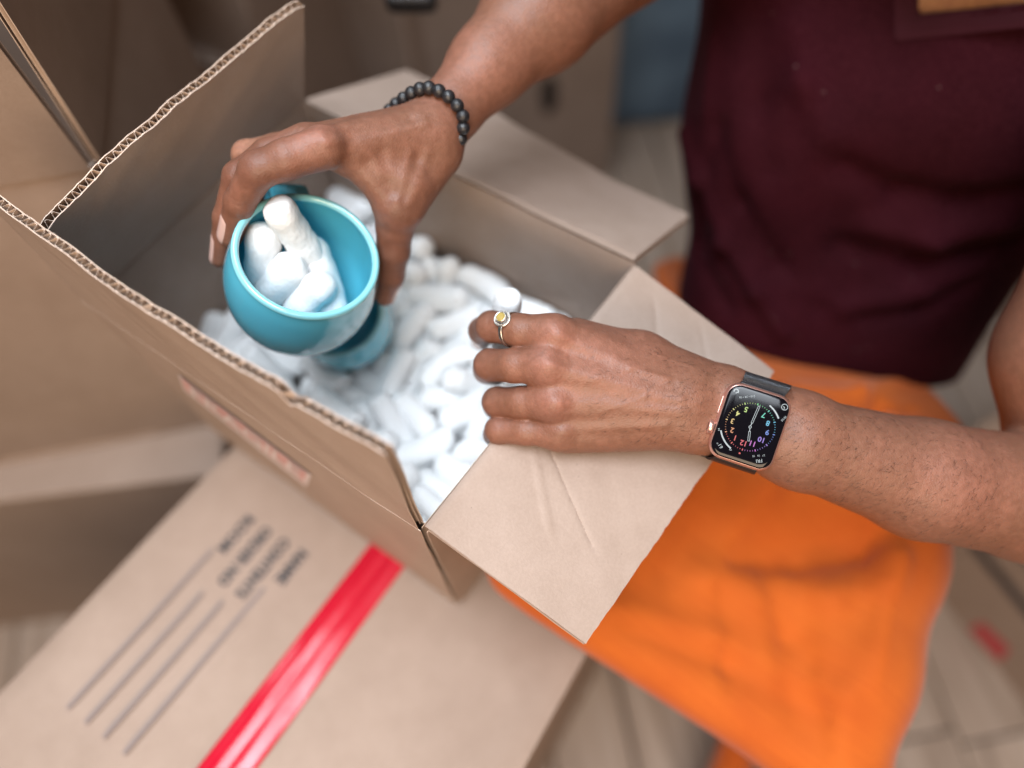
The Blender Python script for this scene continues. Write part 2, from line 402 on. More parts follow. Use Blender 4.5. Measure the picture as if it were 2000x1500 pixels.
# red tape with a soft ridge along the middle
M_TAPE, nt, b = new_mat("red_tape"); b.inputs["Base Color"].default_value = (.48, .002, .022, 1); b.inputs["Roughness"].default_value = .24; b.inputs["Coat Weight"].default_value = .5; b.inputs["Coat Roughness"].default_value = .12
tcn = node(nt, "ShaderNodeTexCoord").outputs["Object"]; nn_ = node(nt, "ShaderNodeTexNoise"); nn_.inputs["Scale"].default_value = 45; nt.links.new(tcn, nn_.inputs[0]); bump(nt, b, nn_.outputs[0], .25, .002)
V = []; F = []; nx, ny = 60, 16
for i in range(nx + 1):
    for j in range(ny + 1):
        t = j / ny; a = a0 + .001 + (a1 - a0) * i / nx; b_ = -.0830 + .0335 * t - .0018 * (1 - i / nx)
        x = (t - .52)
        h = .0030 + .0016 * math.exp(-((t - .36) / .16) ** 2) + .0014 * math.exp(-((t - .70) / .14) ** 2) - .0009 * math.exp(-(x / .035) ** 2) + .0004 * float(vnoise(np.array(a * 25 + t), 77, 2))
        if j in (0, ny): h = .0019
        V.append(c2(a, b_, h))
for i in range(nx):
    for j in range(ny):
        q = i * (ny + 1) + j; F.append((q, q + 1, q + ny + 2, q + ny + 1))
mesh_obj("red_tape", V, [f[::-1] for f in F], M_TAPE, lab)

# --- cartons stacked at the left
Z4 = .20
p_l = on_z(-260, 1010, Z4); p_r = on_z(430, 925, Z4); dr = nrm((p_r - p_l) * [1, 1, 0]); back = np.array([-dr[1], dr[0], 0])
if back @ ray(215, 900) < 0: back = -back
low = empty("low_carton", [*(p_r - dr * .25 + back * .15)[:2], FLOOR])
tag(low, "low closed carton on the floor, its pale top showing beneath the tall carton", "box", "moving boxes")
q = [p_r - dr * .62, p_r, p_r + back * .34, p_r + back * .34 - dr * .62]
qb = [np.array([p[0], p[1], FLOOR]) for p in q]
for i in range(4):
    j = (i + 1) % 4; panel("side_panel", [qb[i], qb[j], q[j] - [0, 0, .004], q[i] - [0, 0, .004]], .004, M_KRAFT, low, inward=sum(qb) / 4, seed=20 + i)
panel("top_panel", q, -.004, M_KRAFT, low, seed=26, amp=.0012, inward=q[0] + [0, 0, 1])

b_l = on_z(0, 908, Z4 + .001); b_r = on_z(544, 804, Z4 + .001); d3 = nrm(b_r - b_l); bk3 = np.array([-d3[1], d3[0], 0])
if bk3 @ ray(215, 700) < 0: bk3 = -bk3
zz = np.linspace(.2, .9, 1400); rows = []
for z in zz:
    c_ = RC @ (np.array([b_r[0], b_r[1], z]) - CAM); rows.append(750 + F_PX * c_[1] / c_[2])
Z3 = float(zz[np.argmin(np.abs(np.array(rows) - 325))])
tall = empty("tall_carton", [*(b_r - d3 * .25 + bk3 * .15)[:2], Z4 + .001])
tag(tall, "tall open carton with its top flaps standing up, on the low carton", "box", "moving boxes")
W3 = .55; DP3 = .30
tc_ = np.array([b_r[0], b_r[1], Z3]); q = [tc_ - d3 * W3, tc_, tc_ + bk3 * DP3, tc_ + bk3 * DP3 - d3 * W3]
qb = [np.array([p[0], p[1], Z4 + .001]) for p in q]
for i in range(4):
    j = (i + 1) % 4; panel("side_panel", [qb[i], qb[j], q[j], q[i]], .004, M_KRAFT, tall, inward=sum(qb) / 4, seed=30 + i, amp=.0015, nx=20, ny=20)
panel("bottom_panel", [p + np.array([0, 0, .004]) for p in qb], .004, M_KRAFT, tall)
dc = float((RC @ (tc_ - CAM))[2]) * 100
fo = at(-84, -50, dc - 13.5); fo2 = fo - d3 * W3
def quad_board(a, b_, c_, d_, seed, parent, T=.0022):
    """board between the crease a-b and the outer edge d-c"""
    H_ = np.linalg.norm(d_ - a)
    def S(u, s):
        u = np.asarray(u, float); t = (np.asarray(s, float) / H_)[..., None]
        return lerp(a, b_, u) * (1 - t) + lerp(d_, c_, u) * t
    return board("flap", S, 0, 1, .001, H_, parent, T=T, pitch=.0065, width=float(np.linalg.norm(b_ - a)), ns=18, nu=120, jag=.0003, seed=seed, inn=M_KRAFT)
quad_board(tc_ - d3 * W3, tc_ - d3 * .004, fo - d3 * .004, fo2, 36, tall)
ro = at(-50, -58, dc - 13.2); ro2 = ro + bk3 * DP3 * .97
quad_board(tc_ + bk3 * .003, tc_ + bk3 * DP3, ro2, ro, 37, tall)

# --- cartons far behind
def carton(name, label, floor_pts, ztop, seed, mat=M_KRAFT, open_top=False):
    f = [np.array([p[0], p[1], FLOOR]) for p in floor_pts]; c_ = sum(f) / len(f); e = empty(name, c_)
    tag(e, label, "box", "moving boxes")
    t = [p + np.array([0, 0, ztop - FLOOR]) for p in f]
    for i in range(4):
        j = (i + 1) % 4; panel("side_panel", [f[i], f[j], t[j] - [0, 0, .004], t[i] - [0, 0, .004]], .004, mat, e, inward=c_, seed=seed + i)
    if not open_top: panel("top_panel", [p + np.array([0, 0, -.004]) for p in t], .0035, mat, e, inward=c_ + [0, 0, 9], seed=seed + 5)
    return e, f, t
p1 = on_z(880, 430, FLOOR); p2 = on_z(1186, 345, FLOOR); dd = nrm(p2 - p1); bb = np.array([-dd[1], dd[0], 0]); bb = bb if bb @ ray(1000, 300) > 0 else -bb
e, f, t = carton("back_carton", "big closed brown carton standing behind the folded back flap, with a dark hand slot", [p1, p2, p2 + bb * .4, p1 + bb * .4], .33, 50)
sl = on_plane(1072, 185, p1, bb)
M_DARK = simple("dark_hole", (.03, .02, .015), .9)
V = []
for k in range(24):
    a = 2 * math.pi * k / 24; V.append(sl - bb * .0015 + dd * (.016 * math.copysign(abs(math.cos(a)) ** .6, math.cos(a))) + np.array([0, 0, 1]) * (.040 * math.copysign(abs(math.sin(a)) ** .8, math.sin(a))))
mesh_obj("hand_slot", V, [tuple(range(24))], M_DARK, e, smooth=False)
q1 = on_z(868, 455, FLOOR); q0 = on_z(520, 300, FLOOR); dd = nrm(q1 - q0); bb = np.array([-dd[1], dd[0], 0]); bb = bb if bb @ ray(700, 200) > 0 else -bb
e, f, t = carton("side_carton", "shaded brown carton standing behind the tallest raised flap, beside the carton with the hand slot", [q0, q1, q1 + bb * .30, q0 + bb * .30], .56, 60)
panel('flap', [t[0], t[1], t[1] - bb * .19 + [0, 0, .04], t[0] - bb * .19 + [0, 0, .04]], .004, M_KRAFT, e, inward=t[0] - [0, 0, 9])  # overhang above the view, added to shade the carton's face
# open carton in the gap, with one flap folded out that catches the light
g0 = on_z(285, 340, -.05); g1 = on_z(640, 420, -.05)
dd = nrm(g1 - g0); bb = np.array([-dd[1], dd[0], 0]); bb = bb if bb @ ray(400, 200) > 0 else -bb
e, f, t = carton("gap_carton", "dark open carton deep in the gap between the tall carton and the open box", [g0, g1, g1 + bb * .22, g0 + bb * .22], .48, 70, open_top=True)
panel('flap', [t[0], t[1], t[1] - bb * .14 + [0, 0, .03], t[0] - bb * .14 + [0, 0, .03]], .004, M_KRAFT, e, inward=t[0] - [0, 0, 9])  # second unseen overhang, put in to keep the gap below dark
s0_ = on_plane(285, 38, f[0], bb); s1_ = on_plane(480, 128, f[0], bb)
panel("flap", [s0_ - bb * .001, s1_ - bb * .001, s1_ - bb * .022 - [0, 0, .006], s0_ - bb * .022 - [0, 0, .006]], .004, M_KRAFT, e, inward=s0_ - [0, 0, 1], rimm=M_KRAFT)
# --- cartons at the right
r0 = on_z(1700, 1000, FLOOR); r1 = on_z(2120, 1520, FLOOR); dd = nrm(r1 - r0); bb = np.array([-dd[1], dd[0], 0]); bb = bb if bb @ ray(2100, 1000) > 0 else -bb
e, f, t = carton("printed_carton", "brown carton with a black printed line and red tape, on the floor under the forearm", [r0, r1, r1 + bb * .35, r0 + bb * .35], -.02, 80)
def on5(x, y): return on_plane(x, y, r0 - bb * .0015, bb)
mesh_obj("printed_line", [on5(1890, 1065), on5(2030, 1235), on5(2046, 1222), on5(1905, 1055)], [(0, 1, 2, 3)], M_INK, e, smooth=False)
mesh_obj("printed_line", [on5(1950, 1065), on5(2040, 1125), on5(2050, 1112), on5(1962, 1055)], [(0, 1, 2, 3)], M_INK, e, smooth=False)
mesh_obj("red_tape", [on5(1893, 1228), on5(1953, 1292), on5(1972, 1268), on5(1918, 1216)], [(0, 1, 2, 3)], M_TAPE, e, smooth=False)
r0 = on_z(1935, 600, FLOOR); r1 = on_z(2040, 735, FLOOR); dd = nrm(r1 - r0); bb = np.array([-dd[1], dd[0], 0]); bb = bb if bb @ ray(2000, 500) > 0 else -bb
carton("far_carton", "blurred brown carton standing on the floor beyond the bent elbow", [r0, r1, r1 + bb * .3, r0 + bb * .3], -.05, 90)
def rounded_box(name, C0, ax, ay, az, hx, hy, hz, bev, mat, parent=None, seg=4):
    import bmesh
    bm = bmesh.new(); bmesh.ops.create_cube(bm, size=2)
    for v in bm.verts: v.co = Vector((v.co.x * hx, v.co.y * hy, v.co.z * hz))
    bmesh.ops.bevel(bm, geom=bm.edges[:], offset=bev, segments=seg, profile=.5, affect='EDGES')
    A_ = np.stack([ax, ay, az], 0); V = [C0 + np.array(v.co[:]) @ A_ for v in bm.verts]; F = [tuple(v.index for v in f_.verts) for f_ in bm.faces]
    bm.free(); return mesh_obj(name, V, F, mat, parent)
M_BLACKP = simple("black_plastic", (.012, .012, .014), .45)
M_BLUE, nt, b = new_mat("blue_grey_cloth"); tcn = node(nt, "ShaderNodeTexCoord").outputs["Object"]; nn_ = node(nt, "ShaderNodeTexNoise"); nn_.inputs["Scale"].default_value = 9; nt.links.new(tcn, nn_.inputs[0])
nt.links.new(ramp(nt, nn_.outputs[0], [(.35, (.10, .16, .23)), (.65, (.17, .26, .35))]), b.inputs["Base Color"]); b.inputs["Roughness"].default_value = .9
bl0 = on_z(1120, 262, FLOOR); bl1 = on_z(1400, 236, FLOOR); dd = nrm(bl1 - bl0); bb = np.array([-dd[1], dd[0], 0]); bb = bb if bb @ ray(1200, 100) > 0 else -bb
W_ = np.linalg.norm(bl1 - bl0)
o = rounded_box("fabric_bin", (bl0 + bl1) / 2 + bb * .2 + [0, 0, .32], dd, bb, np.array([0, 0, 1.]), W_ / 2, .2, .32, .03, M_BLUE)
tag(o, "blue grey fabric bin standing on the floor behind the shirt", "bin")
pc = at(803, -36, 66)
o = rounded_box("black_case", pc, RC[0], -RC[1], -RC[2], .022, .024, .012, .007, M_BLACKP)
tag(o, "small black case with rounded corners hanging in at the top edge behind the raised forearm", "case")
for (x, y, a) in ((1908, 568, .3), (1893, 606, 1.1)):
    c_ = on_z(x, y, FLOOR + .03)
    V = []; F = []
    for i in range(20):
        for j in range(10):
            t, p_ = 2 * math.pi * i / 20, 2 * math.pi * j / 10
            V.append(c_ + np.array([(.030 + .009 * math.cos(p_)) * math.cos(t), (.030 + .009 * math.cos(p_)) * math.sin(t), .022 * math.sin(p_) - .004]))
            F.append((i * 10 + j, ((i + 1) % 20) * 10 + j, ((i + 1) % 20) * 10 + (j + 1) % 10, i * 10 + (j + 1) % 10))
    o = mesh_obj("tape_roll", V, F, M_BLACKP)
    tag(o, "dark roll on the floor just beyond the shirt hem, " + ("farther from the hip" if y < 590 else "nearer the hip"), "roll", "dark rolls on the floor")

# sticker on the near-left wall of the open box: white with red blocks
Sb, hw_, hf_ = make_surface(P['Db'], P['Ab'], P['D'], P['A'], P['hD'], P['hA'], bend=.003)
n_out = nrm(np.cross(P['A'] - P['D'], P['D'] - P['Db']));
if n_out @ (CAM - P['A']) < 0: n_out = -n_out
M_STW = simple("sticker_white", (.60, .53, .52), .5); M_STR = simple("sticker_red", (.55, .30, .28), .5)
def on_w(x, y, h=.0037): return on_plane(x, y, P['A'] + n_out * h, n_out)
s00, s10 = on_w(348, 731), on_w(608, 928); s01, s11 = on_w(360, 761), on_w(598, 950)
stk = mesh_obj("sticker", [s00, s10, s11, s01], [(0, 1, 2, 3)], M_STW, box, smooth=False)
def st(u, v, h=.0004):
    return (s00 * (1 - u) + s10 * u) * (1 - v) + (s01 * (1 - u) + s11 * u) * v + n_out * h
mesh_obj("sticker_band", [st(.02, .05), st(.97, .05), st(.97, .78), st(.02, .78)], [(0, 1, 2, 3)], M_STR, stk, smooth=False)
flat_text("printed_word", "FRAGILE", 1.0, stk, lambda x, y: st(.07 + .86 * x, .70 - .85 * y, .0008), M_STW, bold=.02, width=1.0)
# ---------------------------------------------------------------- organic surfaces: smooth unions of tapered capsules, meshed
def CC(x, y, d): return np.array([(x - 1000) / F_PX * d, (y - 750) / F_PX * d, d])     # centimetres, camera axes (x right, y down, z away)
def c2w(V): return CAM + (np.asarray(V) / 100.0) @ RC
def w2c(V): return (np.asarray(V) - CAM) @ RC.T * 100.0
def cone(p, a, b, ra, rb, flat=None):
    """signed distance to a tapered capsule; flat=(axis, factor) squashes it along that axis"""
    ba = b - a; L2 = ba @ ba; q = p - a
    if L2 < 1e-9: h = np.zeros(len(p))
    else: h = np.clip(q @ ba / L2, 0, 1)
    w_ = q - h[:, None] * ba
    if flat is not None:
        n, k = flat; c_ = w_ @ n; w_ = w_ + np.outer(c_ * (1 / k - 1), n)
    return np.sqrt((w_ * w_).sum(1)) - (ra + (rb - ra) * h)
def smin(a, b, k):
    h = np.clip(.5 + .5 * (b - a) / k, 0, 1)
    return b * (1 - h) + a * h - k * h * (1 - h)
def smax(a, b, k): return -smin(-a, -b, k)
def eval_tree(tree, p):
    """tree = ('u', k, [children]) or (a, ra, b, rb[, flat])"""
    if isinstance(tree[0], str):
        r = None
        for c_ in tree[2]:
            d = eval_tree(c_, p); r = d if r is None else smin(r, d, tree[1])
        return r
    a, ra, b, rb = tree[:4]
    return cone(p, a, b, ra, rb, tree[4] if len(tree) > 4 else None)
def chain(pts, k=.25):
    """pts: (x, y, depth, radius cm)"""
    out = []
    for i in range(len(pts) - 1):
        out.append((CC(*pts[i][:3]), pts[i][3], CC(*pts[i + 1][:3]), pts[i + 1][3]))
    return ('u', k, out)
def bounds(tree, acc=None):
    acc = [] if acc is None else acc
    if isinstance(tree[0], str):
        for c_ in tree[2]: bounds(c_, acc)
    else:
        a, ra, b, rb = tree[:4]; m = max(ra, rb) * 1.25 + .6
        acc += [a - m, a + m, b - m, b + m]
    return acc
def leaves(tree, out):
    if isinstance(tree[0], str):
        for c_ in tree[2]: leaves(c_, out)
    else: out.append(tree)
    return out
def prune(tree, cen, rad):
    c1 = cen[None]; near = min(float(eval_tree(l, c1)[0]) for l in leaves(tree, []))
    lim = near + 2.2 * rad + 2.5
    def go(t):
        if isinstance(t[0], str):
            ch = [g for g in (go(c_) for c_ in t[2]) if g is not None]
            return (t[0], t[1], ch) if ch else None
        return t if float(eval_tree(t, c1)[0]) - 0 < lim + (2 if max(t[1], t[3]) > 4 else 0) else None
    return go(tree)
def field(tree):
    def f(p, cen=None, rad=None): return eval_tree(tree if cen is None else prune(tree, cen, rad), p)
    return f
def mesh_field(f, lo, hi, h, blk=8, prunes=False):
    lo = np.asarray(lo, float); hi = np.asarray(hi, float)
    nb = np.ceil((hi - lo) / (h * blk)).astype(int); n = nb * blk + 1
    g = [lo[i] + (np.arange(nb[i]) + .5) * h * blk for i in range(3)]
    G_ = np.stack(np.meshgrid(*g, indexing='ij'), -1).reshape(-1, 3)
    dc_ = f(G_).reshape(nb); R_ = h * blk * .5 * math.sqrt(3) * 1.35 + .1
    act = np.argwhere(np.abs(dc_) < R_)
    val = np.ones(n, np.float32) * 9
    # sign for inactive blocks
    big = np.repeat(np.repeat(np.repeat(np.sign(dc_), blk, 0), blk, 1), blk, 2).astype(np.float32) * 9
    val[:-1, :-1, :-1] = big
    o_ = np.arange(blk + 1); oo = np.stack(np.meshgrid(o_, o_, o_, indexing='ij'), -1).reshape(-1, 3)
    key = (act // 5) @ np.array([1, 1000, 1000000]); order = np.argsort(key, kind='stable'); act = act[order]; key = key[order]
    cuts = np.flatnonzero(np.diff(key)) + 1
    for grp in np.split(act, cuts):
        ids = (grp[:, None, :] * blk + oo[None]).reshape(-1, 3); p = lo + ids * h
        cen = (p.min(0) + p.max(0)) / 2; rad = np.linalg.norm(p.max(0) - cen)
        v = f(p, cen, rad) if prunes else f(p); val[ids[:, 0], ids[:, 1], ids[:, 2]] = v
    neg = val < 0
    c000 = neg[:-1, :-1, :-1]; allc = [neg[i:n[0] - 1 + i, j:n[1] - 1 + j, k:n[2] - 1 + k] for i in (0, 1) for j in (0, 1) for k in (0, 1)]
    sm = sum(a.astype(np.int8) for a in allc); cells = np.argwhere((sm > 0) & (sm < 8))
    vid = -np.ones(n - 1, np.int32); vid[cells[:, 0], cells[:, 1], cells[:, 2]] = np.arange(len(cells))
    acc = np.zeros((len(cells), 3)); cnt = np.zeros(len(cells))
    cr = [(i, j, k) for i in (0, 1) for j in (0, 1) for k in (0, 1)]
    for a in cr:
        for ax in range(3):
            if a[ax] == 1: continue
            b = list(a); b[ax] = 1
            va = val[cells[:, 0] + a[0], cells[:, 1] + a[1], cells[:, 2] + a[2]]; vb = val[cells[:, 0] + b[0], cells[:, 1] + b[1], cells[:, 2] + b[2]]
            m = (va < 0) != (vb < 0); t = np.where(m, va / np.where(m, va - vb, 1), 0)
            pt = np.tile(np.array(a, float), (len(cells), 1)); pt[:, ax] += t
            acc[m] += pt[m]; cnt[m] += 1
    V = lo + (cells + acc / cnt[:, None]) * h
    Q = []
    for ax in range(3):
        sl0 = [slice(None)] * 3; sl1 = [slice(None)] * 3; sl0[ax] = slice(0, -1); sl1[ax] = slice(1, None)
        A_ = neg[tuple(sl0)]; B_ = neg[tuple(sl1)]; e = np.argwhere(A_ != B_); e = e[np.all((e > 0) & (e < n - 1), axis=1) | True]
        u, v = [(1, 2), (2, 0), (0, 1)][ax]
        ok = (e[:, u] > 0) & (e[:, v] > 0) & (e[:, u] < n[u] - 1) & (e[:, v] < n[v] - 1); e = e[ok]
        inside = A_[e[:, 0], e[:, 1], e[:, 2]]
        def cid(du, dv):
            c_ = e.copy(); c_[:, u] += du; c_[:, v] += dv; return vid[c_[:, 0], c_[:, 1], c_[:, 2]]
        q = np.stack([cid(-1, -1), cid(0, -1), cid(0, 0), cid(-1, 0)], 1)
        q[~inside] = q[~inside][:, ::-1]; Q.append(q)
    Q = np.concatenate(Q); Q = Q[(Q >= 0).all(1)]
    # settle the vertices on the surface
    if prunes:
        key = np.floor((V - lo) / (h * blk * 5)).astype(int) @ np.array([1, 1000, 1000000]); order = np.argsort(key, kind='stable'); cuts = np.flatnonzero(np.diff(key[order])) + 1
        groups = np.split(order, cuts)
    else: groups = [np.arange(len(V))]
    for gi in groups:
        p = V[gi]
        if prunes:
            cen = (p.min(0) + p.max(0)) / 2; rad = np.linalg.norm(p.max(0) - cen) + .1; ff = lambda x: f(x, cen, rad)
        else: ff = f
        for _ in range(2):
            e = .02; d = ff(p); gr = np.stack([ff(p + np.eye(3)[i] * e) - d for i in range(3)], 1) / e
            p = p - gr * (np.clip(d, -h, h) / np.maximum((gr * gr).sum(1), .3))[:, None]
        V[gi] = p
    return V, Q
# ---------------------------------------------------------------- the person
def seg(a, b, ra, rb, *fl): return (CC(*a), ra, CC(*b), rb, *fl)
# hand that reaches into the box (her left), pixels + depth
H2 = dict(
    index=[(1085, 650, 41.1, .98), (1015, 646, 41.7, .90), (960, 638, 42.9, .86), (942, 646, 44.9, .78), (940, 664, 46.7, .62)],
    middle=[(1068, 714, 40.8, 1.0), (1005, 714, 41.4, .91), (957, 713, 42.7, .88), (952, 722, 45.0, .80), (968, 732, 46.9, .66)],
    ring=[(1080, 786, 41.1, .96), (1018, 786, 41.8, .86), (971, 785, 42.8, .81), (970, 793, 45.0, .74), (984, 800, 46.8, .62)],
    little=[(1092, 843, 41.8, .88), (1025, 841, 42.2, .78), (974, 840, 42.8, .75), (968, 848, 44.3, .68), (976, 856, 45.9, .58)],
    thumb=[(1240, 700, 43.9, 1.3), (1130, 668, 45.0, 1.08), (1062, 655, 46.0, .92), (1012, 655, 46.6, .80)])
fing2 = ('u', .10, [chain(v, .22) for k, v in H2.items()])
palm2 = ('u', .85, [
    seg((1250, 702, 43.0), (1400, 768, 42.6), 1.45, 1.55),
    seg((1078, 655, 41.2), (1330, 757, 42.0), 1.0, 1.35), seg((1062, 716, 40.9), (1330, 787, 41.6), 1.02, 1.45),
    seg((1074, 786, 41.3), (1330, 812, 41.8), .98, 1.4), seg((1088, 844, 42.0), (1330, 832, 42.2), .92, 1.3),
    seg((1125, 664, 42.4), (1250, 705, 43.0), 1.2, 1.5), seg((1110, 846, 42.7), (1240, 832, 43.1), 1.0, 1.25),
    seg((1100, 760, 42.6), (1300, 790, 43.0), 1.3, 1.5),
    seg((1330, 775, 42.2), (1425, 795, 42.3), 1.65, 1.60), seg((1330, 815, 42.4), (1425, 832, 42.4), 1.50, 1.50),
    seg((1376, 838, 42.0), (1392, 840, 42.0), 1.25, 1.25)])
arm2 = ('u', .9, [
    seg((1420, 778, 42.3), (1560, 836, 42.6), 1.70, 2.05), seg((1420, 828, 42.5), (1560, 885, 42.8), 1.55, 1.95),
    seg((1560, 860, 42.8), (1800, 935, 44.2), 2.45, 3.3), seg((1800, 935, 44.2), (2010, 972, 46.2), 3.3, 3.7), seg((2010, 972, 46.2), (2110, 975, 47.5), 3.7, 3.9)])
up2 = ('u', 1.2, [seg((2110, 985, 48), (2108, 700, 46), 3.7, 4.4), seg((2108, 700, 46), (2300, 320, 43), 4.4, 5.0), seg((2300, 320, 43), (2390, 140, 44), 5.0, 5.4)])
T2 = ('u', .55, [('u', .50, [fing2, palm2]), arm2, up2])
# hand that holds the mug (her right)
H1 = dict(
    index=[(632, 288, 40.3, 1.14), (560, 311, 39.9, 1.02), (504, 332, 40.0, .96), (468, 395, 41.3, .80), (450, 458, 42.9, .70)],
    middle=[(598, 282, 41.6, 1.12), (525, 305, 41.5, .92), (467, 345, 41.8, .84), (444, 425, 43.2, .76), (431, 502, 44.8, .62)],
    ring=[(600, 282, 43.4, 1.02), (540, 292, 43.8, .86), (483, 303, 44.6, .84), (474, 362, 46.4, .74), (490, 400, 48.4, .62)],
    little=[(625, 300, 45.2, .92), (560, 322, 46.5, .74), (520, 345, 47.4, .72), (522, 378, 48.6, .64), (542, 392, 50.2, .54)],
    thumb=[(850, 300, 44.2, 1.45), (782, 402, 43.7, 1.38), (772, 440, 44.4, 1.08), (768, 490, 45.4, .96), (762, 538, 46.6, .84), (752, 578, 47.6, .62)])
fing1 = ('u', .10, [chain(v, .25) for k, v in H1.items()])
palm1 = ('u', .70, [
    seg((632, 286, 40.7), (838, 262, 43.6), 1.05, 1.50), seg((602, 283, 42.0), (835, 252, 44.3), 1.05, 1.50),
    seg((604, 284, 43.7), (840, 248, 45.2), 1.0, 1.45), seg((628, 300, 45.2), (845, 255, 46.2), .92, 1.35),
    seg((700, 300, 41.9), (800, 360, 43.2), 1.0, 1.25), seg((650, 296, 41.6), (735, 345, 42.5), .82, .9), seg((735, 345, 42.5), (772, 410, 43.6), .9, 1.2),
    seg((720, 280, 42.6), (850, 290, 44.2), 1.25, 1.6), seg((838, 262, 44.0), (880, 215, 44.8), 1.65, 1.75)])
arm1 = ('u', .9, [
    seg((880, 215, 44.8), (955, 128, 45.9), 1.78, 2.25), seg((955, 128, 45.9), (1052, 30, 47.2), 2.3, 3.3), seg((1052, 30, 47.2), (1150, -60, 49), 3.35, 3.7)])
up1 = ('u', 1.2, [seg((1165, -72, 51), (1330, -190, 52), 3.9, 4.5), seg((1330, -190, 52), (1560, -300, 50), 4.6, 5.6)])
T1 = ('u', .30, [('u', .55, [('u', .35, [fing1, palm1]), arm1]), up1])

def disp(V, Nn, items):
    """items: (kind, a, b, radius, amp): smooth ridge (+) or furrow (-) along a segment"""
    d_ = np.zeros(len(V))
    for (a, b, r, amp) in items:
        a = np.asarray(a, float); b = np.asarray(b, float); ba = b - a
        m = np.all((V > np.minimum(a, b) - 3 * r) & (V < np.maximum(a, b) + 3 * r), axis=1)
        q = V[m] - a; h = np.clip(q @ ba / max(ba @ ba, 1e-9), 0, 1); dd_ = np.sqrt(((q - h[:, None] * ba) ** 2).sum(1))
        d_[m] += amp * np.exp(-(dd_ / r) ** 2)
    return V + Nn * d_[:, None]
def normals(V, Q):
    a, b, c, d = (V[Q[:, i]] for i in range(4)); n = np.cross(c - a, d - b)
    N_ = np.zeros_like(V)
    for i in range(4): np.add.at(N_, Q[:, i], n)
    return N_ / (np.linalg.norm(N_, axis=1, keepdims=True) + 1e-12)
from mathutils.bvhtree import BVHTree
class Seen:
    """the surface point (and normal) seen at a pixel"""
    def __init__(self, V, Q): self.b = BVHTree.FromPolygons(V.tolist(), Q.tolist())
    def hit(self, x, y):
        r = Vector(((x - 1000) / F_PX, (y - 750) / F_PX, 1.0)).normalized()
        p, n, _, _ = self.b.ray_cast(Vector((0, 0, 0)), r)
        if p is None: p, n, _, _ = self.b.find_nearest(r * 48)
        n = np.array(n[:]); 
        if n[2] > 0: n = -n
        return np.array(p[:]), n
    def __call__(self, x, y): return self.hit(x, y)[0]
def wrinkles(snap, c, dirx, along, n, spacing, r, amp, jitter=3):
    """short skin folds round a joint: c pixel, dirx pixel direction of the folds, along their half length in px"""
    o_ = []
    px_, py_ = dirx; L_ = math.hypot(px_, py_); px_, py_ = px_ / L_, py_ / L_
    for i in range(n):
        s = (i - (n - 1) / 2) * spacing; cx = c[0] - py_ * s + random.uniform(-1, 1); cy = c[1] + px_ * s + random.uniform(-1, 1); al = along * random.uniform(.6, 1)
        o_.append((snap(cx - px_ * al, cy - py_ * al), snap(cx + px_ * al, cy + py_ * al), r, amp * random.uniform(.5, 1)))
    return o_
def build_arm(tree, h):
    b_ = np.array(bounds(tree)); V, Q = mesh_field(field(tree), b_.min(0), b_.max(0), h, prunes=True); return V, Q
H_ARM = .11
V2, Q2 = build_arm(T2, H_ARM); V1, Q1 = build_arm(T1, H_ARM)
N2 = normals(V2, Q2); N1 = normals(V1, Q1)
if ((V2 - V2.mean(0)) * N2).sum(1).mean() < 0: Q2 = Q2[:, ::-1]; N2 = -N2
if ((V1 - V1.mean(0)) * N1).sum(1).mean() < 0: Q1 = Q1[:, ::-1]; N1 = -N1
s2 = Seen(V2, Q2); s1 = Seen(V1, Q1)
it2 = []
for (a, b) in (((1090, 655), (1300, 740)), ((1075, 713), (1330, 778)), ((1085, 785), (1330, 805)), ((1100, 842), (1300, 830))):   # tendons
    it2.append((s2(*a), s2(*b), .30, .075))
for c_ in ((1082, 646), (1066, 710), (1082, 786)): it2.append((s2(*c_), s2(c_[0] + 8, c_[1]), .55, .08))
it2.append((s2(1092, 838), s2(1100, 838), .5, .08))
for (a, b) in (((1100, 684), (1180, 705)), ((1095, 752), (1190, 768)), ((1105, 820), (1180, 822))): it2.append((s2(*a), s2(*b), .35, -.06))
for (a, b, c_) in (((1150, 745), (1230, 720), (1330, 745)), ((1170, 805), (1260, 775), (1370, 790)), ((1230, 720), (1280, 690), (1350, 715))):      # veins
    it2 += [(s2(*a), s2(*b), .12, .035), (s2(*b), s2(*c_), .12, .035)]
it2 += wrinkles(s2, (1072, 832), (1, 1.2), 22, 7, 7, .07, -.030)
it2 += wrinkles(s2, (1045, 735), (.5, 1), 16, 6, 7, .07, -.022) + wrinkles(s2, (1042, 800), (.5, 1), 14, 6, 7, .07, -.022)
for (x, y) in ((948, 640), (940, 713), (955, 786), (956, 842)): it2 += wrinkles(s2, (x, y), (.15, 1), 17, 3, 7, .06, -.022)
it1 = []
for (a, b) in (((640, 278), (830, 240)), ((800, 300), (775, 390)), ((835, 300), (800, 395))): it1.append((s1(*a), s1(*b), .30, .09))
for (a, b) in (((690, 262), (800, 232)), ((745, 300), (765, 370)), ((720, 320), (745, 360))): it1.append((s1(*a), s1(*b), .40, -.12))
it1 += [(s1(602, 268), s1(618, 268), .5, .10), (s1(500, 322), s1(505, 322), .5, .07), (s1(762, 408), s1(772, 405), .55, .12)]
it1 += wrinkles(s1, (500, 318), (.5, -1), 18, 6, 6, .06, -.022) + wrinkles(s1, (560, 306), (.1, 1), 20, 6, 8, .06, -.014)
it1 += wrinkles(s1, (464, 392), (1, .4), 14, 3, 7, .06, -.022) + wrinkles(s1, (742, 402), (1, -.2), 20, 4, 8, .06, -.025) + wrinkles(s1, (752, 492), (1, .1), 14, 3, 7, .06, -.025)
V2 = disp(V2, N2, it2); V1 = disp(V1, N1, it1)
